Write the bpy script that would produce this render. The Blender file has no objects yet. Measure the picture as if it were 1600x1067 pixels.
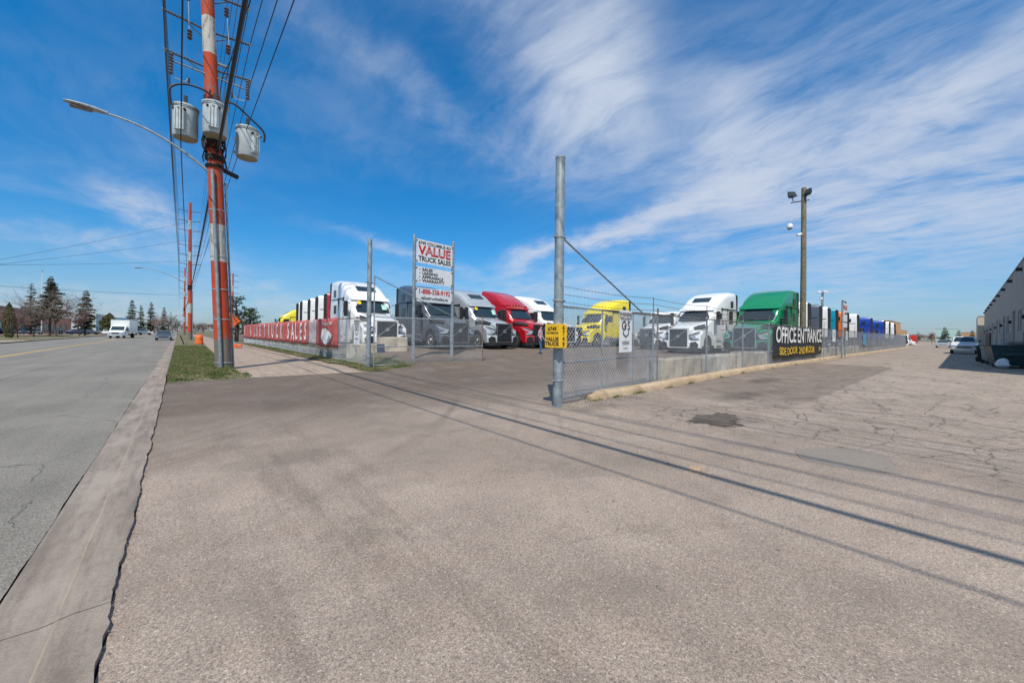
import bpy, math, random
from math import sin, cos, pi, radians, sqrt, atan2, exp
from mathutils import Vector, Matrix
random.seed(7)
scene = bpy.context.scene
COL = scene.collection

# ------------------------------------------------------------------ camera, sky, sun, exposure
H = 1.5
F_PX = 606.0
cam_d = bpy.data.cameras.new('camera')
cam_d.sensor_width = 36; cam_d.lens = 36 * F_PX / 1600
cam_d.shift_y = -11.0 / 1600
cam_d.clip_start = 0.1; cam_d.clip_end = 5000
cam = bpy.data.objects.new('camera', cam_d); COL.objects.link(cam)
cam.location = (0, 0, H)
YAW = radians(40.7)
cam.rotation_mode = 'XYZ'
cam.matrix_world = (Matrix.Translation((0, 0, H)) @ Matrix.Rotation(-YAW, 4, 'Z')
                    @ Matrix.Rotation(radians(90), 4, 'X') @ Matrix.Rotation(radians(0.7), 4, 'Z'))
scene.camera = cam

SUN_EL = radians(56); SUN_AZ_TO = radians(44)      # shadows run toward this azimuth (from +Y to +X)
sd = bpy.data.lights.new('sun', 'SUN'); sd.energy = 4.6; sd.angle = radians(0.5); sd.color = (1.0, 0.935, 0.83)
sun = bpy.data.objects.new('sun', sd); COL.objects.link(sun)
dirv = Vector((sin(SUN_AZ_TO) * cos(SUN_EL), cos(SUN_AZ_TO) * cos(SUN_EL), -sin(SUN_EL)))
sun.rotation_euler = dirv.to_track_quat('-Z', 'Y').to_euler(); sun.location = (-20, -20, 40)

scene.view_settings.view_transform = 'Standard'
scene.view_settings.look = 'None'
scene.view_settings.exposure = 0.0
scene.view_settings.gamma = 1.0
scene.view_settings.use_curve_mapping = False

world = bpy.data.worlds.new('World'); scene.world = world; world.use_nodes = True
WT = world.node_tree; WT.nodes.clear()

class NB:
    """small node-expression helper"""
    def __init__(s, tree): s.t = tree
    def n(s, typ, **kw):
        nd = s.t.nodes.new(typ)
        for k, v in kw.items(): setattr(nd, k, v)
        return nd
    def put(s, sock, v):
        if isinstance(v, bpy.types.NodeSocket): s.t.links.new(v, sock)
        elif v is not None:
            try: sock.default_value = v
            except Exception: sock.default_value = (v[0], v[1], v[2], 1) if len(v) == 3 else v
    def m(s, op, a, b=None, c=None, clamp=False):
        nd = s.n('ShaderNodeMath', operation=op, use_clamp=clamp)
        s.put(nd.inputs[0], a)
        if b is not None: s.put(nd.inputs[1], b)
        if c is not None: s.put(nd.inputs[2], c)
        return nd.outputs[0]
    def ss(s, v, lo, hi):
        nd = s.n('ShaderNodeMapRange', interpolation_type='SMOOTHSTEP')
        s.put(nd.inputs['Value'], v); nd.inputs['From Min'].default_value = lo; nd.inputs['From Max'].default_value = hi
        nd.inputs['To Min'].default_value = 0; nd.inputs['To Max'].default_value = 1
        return nd.outputs['Result']
    def mix(s, f, a, b, mode='MIX'):
        nd = s.n('ShaderNodeMix', data_type='RGBA', blend_type=mode)
        s.put(nd.inputs[0], f); s.put(nd.inputs[6], a if isinstance(a, bpy.types.NodeSocket) else tuple(a) + (1,)); s.put(nd.inputs[7], b if isinstance(b, bpy.types.NodeSocket) else tuple(b) + (1,))
        return nd.outputs[2]
    def sep(s, v):
        nd = s.n('ShaderNodeSeparateXYZ'); s.put(nd.inputs[0], v); return nd.outputs
    def comb(s, x, y, z):
        nd = s.n('ShaderNodeCombineXYZ')
        for i, v in enumerate((x, y, z)): s.put(nd.inputs[i], v)
        return nd.outputs[0]
    def noise(s, vec, scale, detail=4, rough=0.55, dist=0.0, col=False):
        nd = s.n('ShaderNodeTexNoise'); s.put(nd.inputs['Vector'], vec)
        nd.inputs['Scale'].default_value = scale; nd.inputs['Detail'].default_value = detail
        nd.inputs['Roughness'].default_value = rough; nd.inputs['Distortion'].default_value = dist
        return nd.outputs['Color' if col else 'Fac']
    def voro(s, vec, scale, feature='F1', out='Distance'):
        nd = s.n('ShaderNodeTexVoronoi', feature=feature); s.put(nd.inputs['Vector'], vec)
        nd.inputs['Scale'].default_value = scale
        return nd.outputs[out]
    def vmul(s, v, k):
        nd = s.n('ShaderNodeVectorMath', operation='MULTIPLY'); s.put(nd.inputs[0], v); nd.inputs[1].default_value = k
        return nd.outputs[0]
    def vadd(s, v, w):
        nd = s.n('ShaderNodeVectorMath', operation='ADD'); s.put(nd.inputs[0], v); s.put(nd.inputs[1], w)
        return nd.outputs[0]

def build_sky():
    b = NB(WT)
    sky = b.n('ShaderNodeTexSky', sky_type='NISHITA')
    sky.sun_disc = False; sky.sun_elevation = SUN_EL
    sky.sun_rotation = SUN_AZ_TO + pi
    sky.air_density = 1.0; sky.dust_density = 0.5; sky.ozone_density = 3.0; sky.altitude = 100
    tc = b.n('ShaderNodeTexCoord'); d = tc.outputs['Generated']
    x, y, z = b.sep(d)[:3]
    zc = b.m('MAXIMUM', z, 0.0)
    az = b.m('MULTIPLY', b.m('ARCTAN2', x, y), 180 / pi)
    el = b.m('MULTIPLY', b.m('ARCSINE', z), 180 / pi)
    # deepen the blue of the clear sky
    hs = b.n('ShaderNodeHueSaturation'); hs.inputs['Saturation'].default_value = 1.3; hs.inputs['Value'].default_value = 1.0
    b.put(hs.inputs['Color'], sky.outputs['Color'])
    up = b.ss(el, 2.0, 34.0)
    tint = b.mix(b.ss(el, -2.0, 13.0), (0.52, 0.70, 1.02), (0.50, 1.13, 1.36))
    tint = b.mix(b.ss(el, 9.0, 34.0), tint, (0.0, 1.36, 1.58))
    base = b.mix(1.0, hs.outputs['Color'], tint, 'MULTIPLY')
    # cirrus on a flat layer high up: projected noise, warped and stretched
    den = b.m('ADD', zc, 0.10)
    px = b.m('DIVIDE', x, den); py = b.m('DIVIDE', y, den)
    p = b.comb(px, py, 0.0)
    warp = b.noise(p, 0.9, 3, 0.5, col=True)
    wv = b.vmul(warp, (0.75, 0.75, 0.0))
    pw = b.vadd(p, wv)
    rot = b.n('ShaderNodeMapping'); rot.vector_type = 'POINT'
    rot.inputs['Rotation'].default_value = (0, 0, radians(-28)); rot.inputs['Scale'].default_value = (1.9, 0.9, 1)
    b.put(rot.inputs['Vector'], pw)
    rot2 = b.n('ShaderNodeMapping'); rot2.vector_type = 'POINT'
    rot2.inputs['Rotation'].default_value = (0, 0, radians(96)); rot2.inputs['Scale'].default_value = (1.8, 0.9, 1)
    b.put(rot2.inputs['Vector'], pw)
    rot.inputs['Rotation'].default_value = (0, 0, radians(8))
    side = b.m('MULTIPLY', b.m('SUBTRACT', 1.0, b.ss(az, 52.0, 72.0)), b.ss(el, 12.0, 22.0))
    n1 = b.noise(rot.outputs[0], 1.3, 8, 0.62)
    n1b = b.noise(rot2.outputs[0], 1.3, 8, 0.62)
    n1 = b.m('ADD', n1, b.m('MULTIPLY', b.m('SUBTRACT', n1b, n1), side))
    n2 = b.noise(pw, 0.55, 4, 0.5)
    n3 = b.noise(rot.outputs[0], 4.5, 6, 0.65)
    n3b = b.noise(rot2.outputs[0], 4.5, 6, 0.65)
    n3 = b.m('ADD', n3, b.m('MULTIPLY', b.m('SUBTRACT', n3b, n3), side))
    # warped azimuth / elevation for individual clouds
    wz = b.sep(b.noise(b.vmul(d, (1, 1, 2)), 3.2, 5, 0.6, col=True))
    azw = b.m('ADD', az, b.m('MULTIPLY', b.m('SUBTRACT', wz[0], 0.5), 14.0))
    elw = b.m('ADD', el, b.m('MULTIPLY', b.m('SUBTRACT', wz[1], 0.5), 11.0))
    blobs = [  # az, el, half length, half width, tilt (deg, + rises to the right), weight
        (51, 32.5, 6.0, 8.5, -30, 0.85), (44, 38, 11, 4.5, -35, 0.60), (80, 22, 20, 15, 0, 0.30), (55, 29, 8, 3.5, -50, 0.55),
        (70, 23, 5.5, 8.0, 25, 0.80), (68, 17, 9, 3.0, 10, 0.40),
        (58, 14.6, 12, 1.5, 17, 1.5), (46, 11.3, 7, 1.2, 12, 0.65), (63, 11.8, 6.5, 0.9, 8, 0.4),
        (88, 23.5, 9, 1.9, 22, 0.85), (87, 17.5, 10, 1.8, 12, 0.6), (88, 11, 14, 4.0, 5, 0.60), (84, 18, 12, 8, 10, 0.38),
        (-1.5, 12.2, 4.5, 2.2, -28, 0.72), (13, 4.0, 9, 1.1, -5, 0.50), (25, 11, 9, 1.0, -12, 0.42), (-6, 8.0, 12, 1.0, -3, 0.35),
        (43, 6.8, 8, 1.2, 5, 0.40), (28, 30, 16, 2.2, -24, 0.22), (60, 7.0, 12, 1.4, 2, 0.45), (-10, 3.0, 14, 1.2, 0, 0.45),
        (140, 30, 26, 16, 15, 0.9), (178, 40, 18, 20, 0, 0.9), (-75, 26, 24, 12, 10, 0.8), (-130, 34, 26, 18, 20, 0.9), (-178, 40, 18, 20, 0, 0.9), (30, 68, 60, 16, 0, 0.7)]  # this row: unseen clouds behind and overhead, added to whiten the fill light
    tot = None
    for (a, e, la, lb, t, w) in blobs:
        da = b.m('MULTIPLY', b.m('SUBTRACT', azw, a), cos(radians(e))); de = b.m('SUBTRACT', elw, e)
        c, s_ = cos(radians(t)), sin(radians(t))
        uu = b.m('ADD', b.m('MULTIPLY', da, c / la), b.m('MULTIPLY', de, s_ / la))
        vv = b.m('ADD', b.m('MULTIPLY', da, -s_ / lb), b.m('MULTIPLY', de, c / lb))
        r2 = b.m('ADD', b.m('MULTIPLY', uu, uu), b.m('MULTIPLY', vv, vv))
        g = b.m('MULTIPLY', b.m('POWER', 2.71828, b.m('MULTIPLY', r2, -1.0)), w)
        tot = g if tot is None else b.m('ADD', tot, g)
    fib = b.m('ADD', b.m('MULTIPLY', n1, 0.7), b.m('MULTIPLY', n3, 0.5))        # 0.2 .. 1
    fine = b.ss(fib, 0.38, 0.86)
    cl = b.m('MULTIPLY', tot, b.m('ADD', b.m('MULTIPLY', fine, 1.25), 0.16))
    gen = b.m('MULTIPLY', b.ss(n2, 0.40, 0.72), b.m('MULTIPLY', fine, 0.22))
    low = b.m('MULTIPLY', b.m('SUBTRACT', 1.0, b.ss(el, 1.0, 12.0)), 0.16)
    dens = b.m('ADD', b.m('ADD', cl, gen), low)
    dens = b.m('SUBTRACT', 1.0, b.m('POWER', 2.71828, b.m('MULTIPLY', dens, -1.45)))
    dens = b.m('MULTIPLY', b.m('MINIMUM', dens, 0.90), b.ss(el, -2, 1))
    cloud = b.mix(up, (6.0, 6.6, 7.8), (6.2, 6.9, 8.1))
    out = b.mix(dens, base, cloud)
    bg = b.n('ShaderNodeBackground'); b.put(bg.inputs['Color'], out); bg.inputs['Strength'].default_value = 0.10
    wo = b.n('ShaderNodeOutputWorld'); WT.links.new(bg.outputs[0], wo.inputs[0])
build_sky()

# ------------------------------------------------------------------ projection helpers (world positions read off the photo)
def ray(px, py):
    u = px - 800; v = 522.5 - py; r = radians(0.7)
    a = u * cos(r) - v * sin(r); bb = u * sin(r) + v * cos(r)
    return Vector((F_PX * sin(YAW) + a * cos(YAW), F_PX * cos(YAW) - a * sin(YAW), bb))
def G(px, py, z=0.0):
    d = ray(px, py); t = (z - H) / d.z
    return Vector((d.x * t, d.y * t, z))
def at_Y(px, Y):
    d = ray(px, 522); return d.x / d.y * Y
def at_X(px, X):
    d = ray(px, 522); return d.y / d.x * X

# ------------------------------------------------------------------ materials
MATS = {}
def new_mat(name):
    m = bpy.data.materials.new(name); m.use_nodes = True
    nt = m.node_tree; bsdf = nt.nodes['Principled BSDF']
    MATS[name] = m
    return m, NB(nt), bsdf
def simple(name, col, rough=0.6, metal=0.0, var=0.12, nscale=3.0, coat=0.0, bump=0.0, bscale=40, spec=0.5, emit=None, dirt=0.0):
    if name in MATS: return MATS[name]
    m, b, bs = new_mat(name)
    tc = b.n('ShaderNodeTexCoord').outputs['Object']
    nz = b.noise(tc, nscale, 5, 0.6)
    lo = tuple(c * (1 - var) for c in col); hi = tuple(min(1, c * (1 + var)) for c in col)
    c = b.mix(b.ss(nz, 0.3, 0.7), lo, hi)
    if dirt > 0:
        dz = b.noise(b.vmul(tc, (1, 1, 0.35)), nscale * 2.3, 6, 0.7)
        c = b.mix(b.m('MULTIPLY', b.ss(dz, 0.5, 0.75), dirt), c, (0.16, 0.13, 0.10))
    b.put(bs.inputs['Base Color'], c)
    b.put(bs.inputs['Roughness'], b.m('ADD', b.m('MULTIPLY', nz, 0.15), rough - 0.07, clamp=True))
    bs.inputs['Metallic'].default_value = metal
    bs.inputs['Specular IOR Level'].default_value = spec
    if coat: bs.inputs['Coat Weight'].default_value = coat; bs.inputs['Coat Roughness'].default_value = 0.05
    if bump:
        bp = b.n('ShaderNodeBump'); bp.inputs['Strength'].default_value = bump; bp.inputs['Distance'].default_value = 0.01
        b.put(bp.inputs['Height'], b.noise(tc, bscale, 4, 0.6)); b.put(bs.inputs['Normal'], bp.outputs[0])
    if emit: bs.inputs['Emission Color'].default_value = emit + (1,); bs.inputs['Emission Strength'].default_value = 1
    return m
def paint(name, col, rough=0.25): return simple(name, col, rough, 0, 0.04, 1.5, coat=0.6, dirt=0.06)
M = {}
M['galv'] = simple('galvanised_steel', (0.36, 0.39, 0.41), 0.5, 0.55, 0.22, 9, dirt=0.12)
M['galvpipe'] = simple('galvanised_pipe', (0.25, 0.29, 0.31), 0.55, 0.3, 0.25, 6, dirt=0.2)
M['wire'] = simple('chain_link_wire', (0.47, 0.50, 0.53), 0.5, 0.15, 0.15, 2)
M['rusty'] = simple('rusty_steel', (0.20, 0.13, 0.09), 0.8, 0.2, 0.4, 12)
M['chrome'] = simple('chrome', (0.68, 0.68, 0.70), 0.18, 0.95, 0.05)
M['alu'] = simple('aluminium', (0.55, 0.56, 0.57), 0.35, 0.7, 0.1)
M['white'] = paint('white_paint', (0.78, 0.78, 0.77))
M['yellow'] = paint('yellow_paint', (0.85, 0.68, 0.02))
M['red'] = paint('red_paint', (0.42, 0.008, 0.015))
M['redlight'] = paint('bright_red_paint', (0.60, 0.03, 0.02))
M['green'] = paint('green_paint', (0.0, 0.20, 0.08))
M['greenhood'] = paint('faded_green_paint', (0.02, 0.22, 0.11))
M['grey'] = paint('dark_grey_paint', (0.075, 0.088, 0.11))
M['silver'] = simple('silver_paint', (0.46, 0.49, 0.50), 0.3, 0.35, 0.05, 2, coat=0.5)
M['teal'] = paint('teal_paint', (0.0, 0.26, 0.38))
M['orange'] = paint('orange_paint', (0.72, 0.16, 0.01))
M['blue'] = paint('blue_paint', (0.008, 0.045, 0.33))
M['navy'] = paint('navy_paint', (0.02, 0.035, 0.08))
M['black'] = simple('black_plastic', (0.018, 0.018, 0.02), 0.55, 0, 0.2)
M['darkgrille'] = simple('grille_mesh', (0.035, 0.037, 0.042), 0.4, 0.3, 0.2)
M['darkbar'] = simple('dark_grille_bar', (0.07, 0.075, 0.085), 0.35, 0.6, 0.1)
M['rubber'] = simple('tyre_rubber', (0.022, 0.021, 0.02), 0.85, 0, 0.25, 8)
M['glass'] = simple('dark_glass', (0.018, 0.032, 0.04), 0.10, 0.0, 0.1, 1, coat=0.35, spec=0.6)
M['lampglass'] = simple('lamp_glass', (0.27, 0.29, 0.32), 0.1, 0.1, 0.1, 5, coat=1.0)
M['amber'] = simple('amber_tag', (0.85, 0.55, 0.02), 0.5)
M['tealsticker'] = simple('pale_green_paper', (0.35, 0.62, 0.50), 0.7)
M['signwhite'] = simple('sign_white', (0.74, 0.75, 0.76), 0.45, 0, 0.04, 2, dirt=0.06)
M['textblack'] = simple('print_black', (0.02, 0.02, 0.022), 0.6)
M['textred'] = simple('print_red', (0.50, 0.02, 0.025), 0.55)
M['textwhite'] = simple('print_white', (0.74, 0.72, 0.70), 0.6, dirt=0.1)
M['textyellow'] = simple('print_yellow', (0.78, 0.50, 0.03), 0.6)
M['signyellow'] = simple('sign_yellow', (0.82, 0.48, 0.01), 0.45, 0, 0.05, 4, dirt=0.12)
M['bannerred'] = simple('banner_red', (0.50, 0.10, 0.085), 0.7, 0, 0.22, 1.8, dirt=0.25)
M['bannerblack'] = simple('banner_black', (0.022, 0.025, 0.027), 0.6, 0, 0.2, 2)
M['wood'] = simple('pressure_treated_wood', (0.17, 0.15, 0.095), 0.85, 0, 0.35, 7, bump=0.4, bscale=25)
M['insul'] = simple('porcelain_grey', (0.085, 0.09, 0.10), 0.3, 0, 0.15)
M['insulbrown'] = simple('porcelain_brown', (0.09, 0.045, 0.03), 0.3, 0, 0.2)
M['cable'] = simple('black_cable', (0.015, 0.015, 0.017), 0.6, 0, 0.2)
M['condwire'] = simple('conductor_wire', (0.05, 0.05, 0.055), 0.5, 0.2, 0.1)
M['xfmr'] = simple('transformer_grey', (0.47, 0.52, 0.53), 0.4, 0.0, 0.1, 4, dirt=0.2)
M['blockc'] = simple('block_concrete', (0.50, 0.43, 0.33), 0.92, 0, 0.28, 1.7, bump=0.8, bscale=12, dirt=0.35)
M['jeans'] = simple('blue_denim', (0.05, 0.12, 0.24), 0.9)
M['plaid'] = simple('plaid_cloth', (0.42, 0.28, 0.32), 0.9, var=0.5, nscale=25)
M['skin'] = simple('skin', (0.48, 0.28, 0.2), 0.6)
M['hair'] = simple('dark_hair', (0.03, 0.02, 0.015), 0.8)
M['bark'] = simple('tree_bark', (0.085, 0.062, 0.05), 0.95, 0, 0.35, 5)
M['twig'] = simple('bare_twigs', (0.20, 0.155, 0.13), 0.95, 0, 0.3, 2)
M['twigred'] = simple('reddish_twigs', (0.23, 0.14, 0.12), 0.95, 0, 0.3, 2)
M['brickred'] = None

def brick_mat(name, c1, c2, mortar, scale=1.0, bw=0.4, bh=0.2):
    m, b, bs = new_mat(name)
    tc = b.n('ShaderNodeTexCoord').outputs['Object']
    x, y, z = b.sep(tc)[:3]
    v = b.comb(b.m('ADD', x, y), z, 0.0)
    br = b.n('ShaderNodeTexBrick'); b.put(br.inputs['Vector'], v)
    br.inputs['Color1'].default_value = c1 + (1,); br.inputs['Color2'].default_value = c2 + (1,); br.inputs['Mortar'].default_value = mortar + (1,)
    br.inputs['Scale'].default_value = scale; br.inputs['Brick Width'].default_value = bw; br.inputs['Row Height'].default_value = bh
    br.inputs['Mortar Size'].default_value = 0.012
    nz = b.noise(tc, 0.6, 5, 0.6)
    c = b.mix(b.m('MULTIPLY', b.ss(nz, 0.35, 0.75), 0.35), br.outputs['Color'], tuple(k * 0.6 for k in c1))
    b.put(bs.inputs['Base Color'], c); bs.inputs['Roughness'].default_value = 0.9
    return m
M['brickred'] = brick_mat('red_brick', (0.60, 0.27, 0.17), (0.52, 0.22, 0.14), (0.25, 0.2, 0.17), 1, 0.45, 0.15)
M['brickorange'] = brick_mat('orange_brick', (0.55, 0.30, 0.13), (0.50, 0.26, 0.11), (0.4, 0.3, 0.2), 1, 0.45, 0.15)
M['blockwall'] = brick_mat('painted_block_wall', (0.45, 0.39, 0.32), (0.41, 0.355, 0.29), (0.30, 0.27, 0.235), 1, 0.8, 0.4)

def foliage(name, c1, c2):
    m, b, bs = new_mat(name)
    tc = b.n('ShaderNodeTexCoord').outputs['Object']
    c = b.mix(b.ss(b.noise(tc, 1.3, 4, 0.6), 0.35, 0.65), c1, c2)
    b.put(bs.inputs['Base Color'], c); bs.inputs['Roughness'].default_value = 0.8
    return m
M['spruce'] = foliage('spruce_needles', (0.045, 0.062, 0.034), (0.13, 0.13, 0.075))
M['pine'] = foliage('pine_needles', (0.035, 0.055, 0.022), (0.09, 0.11, 0.05))
M['cedar'] = foliage('cedar_leaves', (0.06, 0.06, 0.015), (0.11, 0.10, 0.03))
M['grass'] = foliage('grass_blades', (0.070, 0.11, 0.022), (0.21, 0.19, 0.08))

def ground_mats():
    # ---- worn asphalt of driveway, yard and lot
    m, b, bs = new_mat('worn_asphalt')
    tc = b.n('ShaderNodeTexCoord').outputs['Object']
    x, y, z = b.sep(tc)[:3]
    big = b.noise(tc, 0.35, 5, 0.6); med = b.noise(tc, 1.7, 6, 0.65); fin = b.noise(tc, 14, 4, 0.7)
    wob = b.sep(b.noise(tc, 0.5, 5, 0.6, col=True))
    xw = b.m('ADD', x, b.m('MULTIPLY', b.m('SUBTRACT', wob[0], 0.5), 3.0))
    yw = b.m('ADD', y, b.m('MULTIPLY', b.m('SUBTRACT', wob[1], 0.5), 3.0))
    xs = b.m('ADD', x, b.m('MULTIPLY', b.m('SUBTRACT', wob[0], 0.5), 0.5))
    ys = b.m('ADD', y, b.m('MULTIPLY', b.m('SUBTRACT', wob[1], 0.5), 0.5))
    tan = b.mix(b.ss(big, 0.35, 0.65), (0.272, 0.221, 0.185), (0.335, 0.275, 0.232))
    # lighter, older lot on the far right
    light = b.m('MULTIPLY', b.ss(xw, 6, 22), b.m('SUBTRACT', 1.0, b.ss(yw, 2.5, 5.5)))
    c = b.mix(b.m('MULTIPLY', light, 0.6), tan, (0.40, 0.338, 0.284))
    # traffic-darkened gate area and yard
    dk = b.m('MULTIPLY', b.ss(yw, 4.8, 10.0), b.m('SUBTRACT', 1.0, b.ss(xw, 60, 90)))
    c = b.mix(b.m('MULTIPLY', dk, 0.93), c, (0.125, 0.096, 0.076))
    # tyre-polished streaks curving out of the gate
    ang = b.m('ARCTAN2', b.m('SUBTRACT', y, 16.0), b.m('SUBTRACT', x, -7.0))
    rad = b.m('SQRT', b.m('ADD', b.m('POWER', b.m('SUBTRACT', x, -7.0), 2.0), b.m('POWER', b.m('SUBTRACT', y, 16.0), 2.0)))
    stn = b.noise(b.comb(b.m('MULTIPLY', rad, 3.0), b.m('MULTIPLY', ang, 1.6), 0.0), 1.0, 4, 0.6)
    streakmask = b.m('MULTIPLY', b.m('SUBTRACT', 1.0, b.ss(x, 5.0, 9.0)), b.ss(y, 1.0, 7.0))
    c = b.mix(b.m('MULTIPLY', b.m('MULTIPLY', b.ss(stn, 0.50, 0.72), streakmask), 0.42), c, (0.115, 0.092, 0.076))
    st2 = b.noise(b.vmul(tc, (2.6, 0.35, 1)), 1.0, 5, 0.6)
    m2 = b.m('MULTIPLY', b.m('MULTIPLY', b.ss(x, -0.2, 0.5), b.m('SUBTRACT', 1.0, b.ss(x, 1.1, 2.2))), b.m('SUBTRACT', 1.0, b.ss(y, 6, 10)))
    c = b.mix(b.m('MULTIPLY', b.m('MULTIPLY', b.ss(st2, 0.45, 0.65), m2), 0.48), c, (0.145, 0.115, 0.096))
    st3 = b.noise(b.vmul(tc, (0.22, 2.2, 1)), 1.0, 5, 0.6)
    lotm = b.ss(x, 8, 16)
    c = b.mix(b.m('MULTIPLY', b.m('MULTIPLY', b.ss(st3, 0.5, 0.7), lotm), 0.35), c, (0.19, 0.16, 0.14))
    # old dark resurfaced strip beside the kerb, straight saw-cut edge
    strip = b.m('MULTIPLY', b.m('MULTIPLY', b.ss(ys, 2.30, 2.42), b.ss(xs, 9.0, 12.0)), b.m('SUBTRACT', 1.0, b.ss(x, 28.9, 29.1)))
    strip = b.m('MULTIPLY', strip, b.m('SUBTRACT', 1.0, b.ss(y, 6.2, 6.6)))
    c = b.mix(b.m('MULTIPLY', strip, b.m('ADD', 0.58, b.m('MULTIPLY', b.ss(med, 0.45, 0.7), 0.4))), c, (0.150, 0.118, 0.095))
    # oil stains
    def stain(cx, cy, rx, ry, amt, colr, edge=0.35):
        q = b.m('SQRT', b.m('ADD', b.m('POWER', b.m('DIVIDE', b.m('SUBTRACT', xs2, cx), rx), 2.0), b.m('POWER', b.m('DIVIDE', b.m('SUBTRACT', ys2, cy), ry), 2.0)))
        return b.m('MULTIPLY', b.m('SUBTRACT', 1.0, b.ss(q, 1 - edge, 1.0)), amt)
    w2 = b.sep(b.noise(tc, 3.0, 5, 0.65, col=True))
    xs2 = b.m('ADD', x, b.m('MULTIPLY', b.m('SUBTRACT', w2[0], 0.5), 1.0))
    ys2 = b.m('ADD', y, b.m('MULTIPLY', b.m('SUBTRACT', w2[1], 0.5), 1.0))
    for (cx, cy, rx, ry, amt, e) in ((7.5, 2.9, 0.75, 0.42, 0.95, 0.14), (7.75, 2.45, 0.5, 0.25, 0.45, 0.8), (11.0, 3.7, 1.6, 0.5, 0.6, 0.7), (15.5, 4.5, 2.0, 0.6, 0.6, 0.8), (3.4, 2.7, 0.35, 0.3, 0.15, 0.8),
                             (2.2, 9.5, 1.6, 1.2, 0.25, 0.8), (6.6, 4.95, 1.0, 0.35, 0.35, 0.6), (1.2, 5.2, 0.7, 0.5, 0.25, 0.8), (1.0, 2.9, 0.3, 0.6, 0.3, 0.9)):
        c = b.mix(stain(cx, cy, rx, ry, amt, None, e), c, (0.048, 0.038, 0.030))
    # faded orange marking paint
    for (cx, cy, rx, ry, amt) in ((4.45, 1.90, 0.38, 0.14, 0.7), (4.25, 4.9, 0.3, 0.12, 0.3)):
        sp = b.m('MULTIPLY', stain(cx, cy, rx, ry, amt, None, 0.9), b.ss(fin, 0.4, 0.6))
        c = b.mix(sp, c, (0.62, 0.36, 0.16))
    # mottling, wear and aggregate
    c = b.mix(b.m('MULTIPLY', b.ss(med, 0.42, 0.72), 0.30), c, b.mix(1.0, c, (0.55, 0.53, 0.52), 'MULTIPLY'))
    c = b.mix(b.m('MULTIPLY', b.ss(b.noise(tc, 0.9, 6, 0.7), 0.50, 0.75), 0.25), c, (0.43, 0.37, 0.32))
    vcol = b.sep(b.voro(tc, 170, 'F1', 'Color')); vd = b.voro(tc, 170, 'F1', 'Distance')
    hue = b.noise(tc, 1.3, 6, 0.7)
    c = b.mix(b.m('MULTIPLY', b.ss(hue, 0.48, 0.66), 0.35), c, b.mix(1.0, c, (1.06, 1.00, 0.91), 'MULTIPLY'))
    grn = b.noise(tc, 48, 5, 0.75)
    c = b.mix(0.8, c, b.mix(1.0, c, b.mix(b.ss(grn, 0.32, 0.68), (0.70, 0.69, 0.68), (1.28, 1.27, 1.25)), 'MULTIPLY'))
    stone = b.mix(b.ss(vcol[0], 0.0, 1.0), (0.45, 0.43, 0.42), (1.75, 1.68, 1.58))
    c = b.mix(0.45, c, b.mix(1.0, c, stone, 'MULTIPLY'))
    vc2 = b.sep(b.voro(tc, 60, 'F1', 'Color')); vd2 = b.voro(tc, 60, 'F1', 'Distance')
    blot = b.noise(tc, 0.55, 7, 0.7)
    c = b.mix(b.m('MULTIPLY', b.ss(blot, 0.46, 0.66), 0.50), c, (0.185, 0.150, 0.122))
    grim = b.noise(tc, 5.0, 6, 0.75)
    c = b.mix(b.m('MULTIPLY', b.ss(grim, 0.52, 0.70), 0.30), c, (0.17, 0.14, 0.115))
    dark = b.m('MULTIPLY', b.m('GREATER_THAN', vc2[0], 0.80), b.m('SUBTRACT', 1.0, b.ss(vd2, 0.25, 0.45)))
    c = b.mix(b.m('MULTIPLY', dark, 0.6), c, (0.10, 0.085, 0.075))
    pale = b.m('MULTIPLY', b.m('GREATER_THAN', vc2[1], 0.88), b.m('SUBTRACT', 1.0, b.ss(vd2, 0.2, 0.4)))
    c = b.mix(b.m('MULTIPLY', pale, 0.55), c, (0.60, 0.54, 0.48))
    pit = b.ss(b.noise(tc, 120, 2, 0.5), 0.62, 0.72)
    c = b.mix(b.m('MULTIPLY', pit, 0.55), c, (0.075, 0.065, 0.058))
    # cracks: alligator cracking over the lot, sparse ones elsewhere
    dv = b.vadd(tc, b.vmul(b.noise(tc, 2.6, 6, 0.7, col=True), (0.42, 0.42, 0.0)))
    e1 = b.voro(dv, 1.5, 'DISTANCE_TO_EDGE'); e2 = b.voro(dv, 3.9, 'DISTANCE_TO_EDGE'); e3 = b.voro(b.vmul(dv, (1, 1, 1)), 0.42, 'DISTANCE_TO_EDGE')
    allig = b.m('MULTIPLY', b.ss(xw, 5.2, 8.0), b.m('SUBTRACT', 1.0, b.ss(yw, 3.4, 5.2)))
    pm = b.ss(b.noise(tc, 0.33, 3, 0.5), 0.34, 0.50)
    k1 = b.m('MULTIPLY', b.m('SUBTRACT', 1.0, b.ss(e1, 0.003, 0.022)), allig)
    k2 = b.m('MULTIPLY', b.m('MULTIPLY', b.m('SUBTRACT', 1.0, b.ss(e2, 0.004, 0.032)), allig), pm)
    k3 = b.m('MULTIPLY', b.m('SUBTRACT', 1.0, b.ss(e3, 0.0012, 0.007)), b.m('ADD', 0.12, b.m('MULTIPLY', allig, 0.75)))
    k = b.m('MINIMUM', b.m('ADD', b.m('ADD', b.m('MULTIPLY', k1, 0.80), b.m('MULTIPLY', k2, 0.50)), b.m('MULTIPLY', k3, 0.8)), 0.85)
    k = b.m('MULTIPLY', k, b.ss(b.noise(tc, 1.1, 4, 0.6), 0.26, 0.46))
    c = b.mix(k, c, (0.085, 0.07, 0.06))
    b.put(bs.inputs['Base Color'], c); bs.inputs['Roughness'].default_value = 0.88; bs.inputs['Specular IOR Level'].default_value = 0.3
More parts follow.
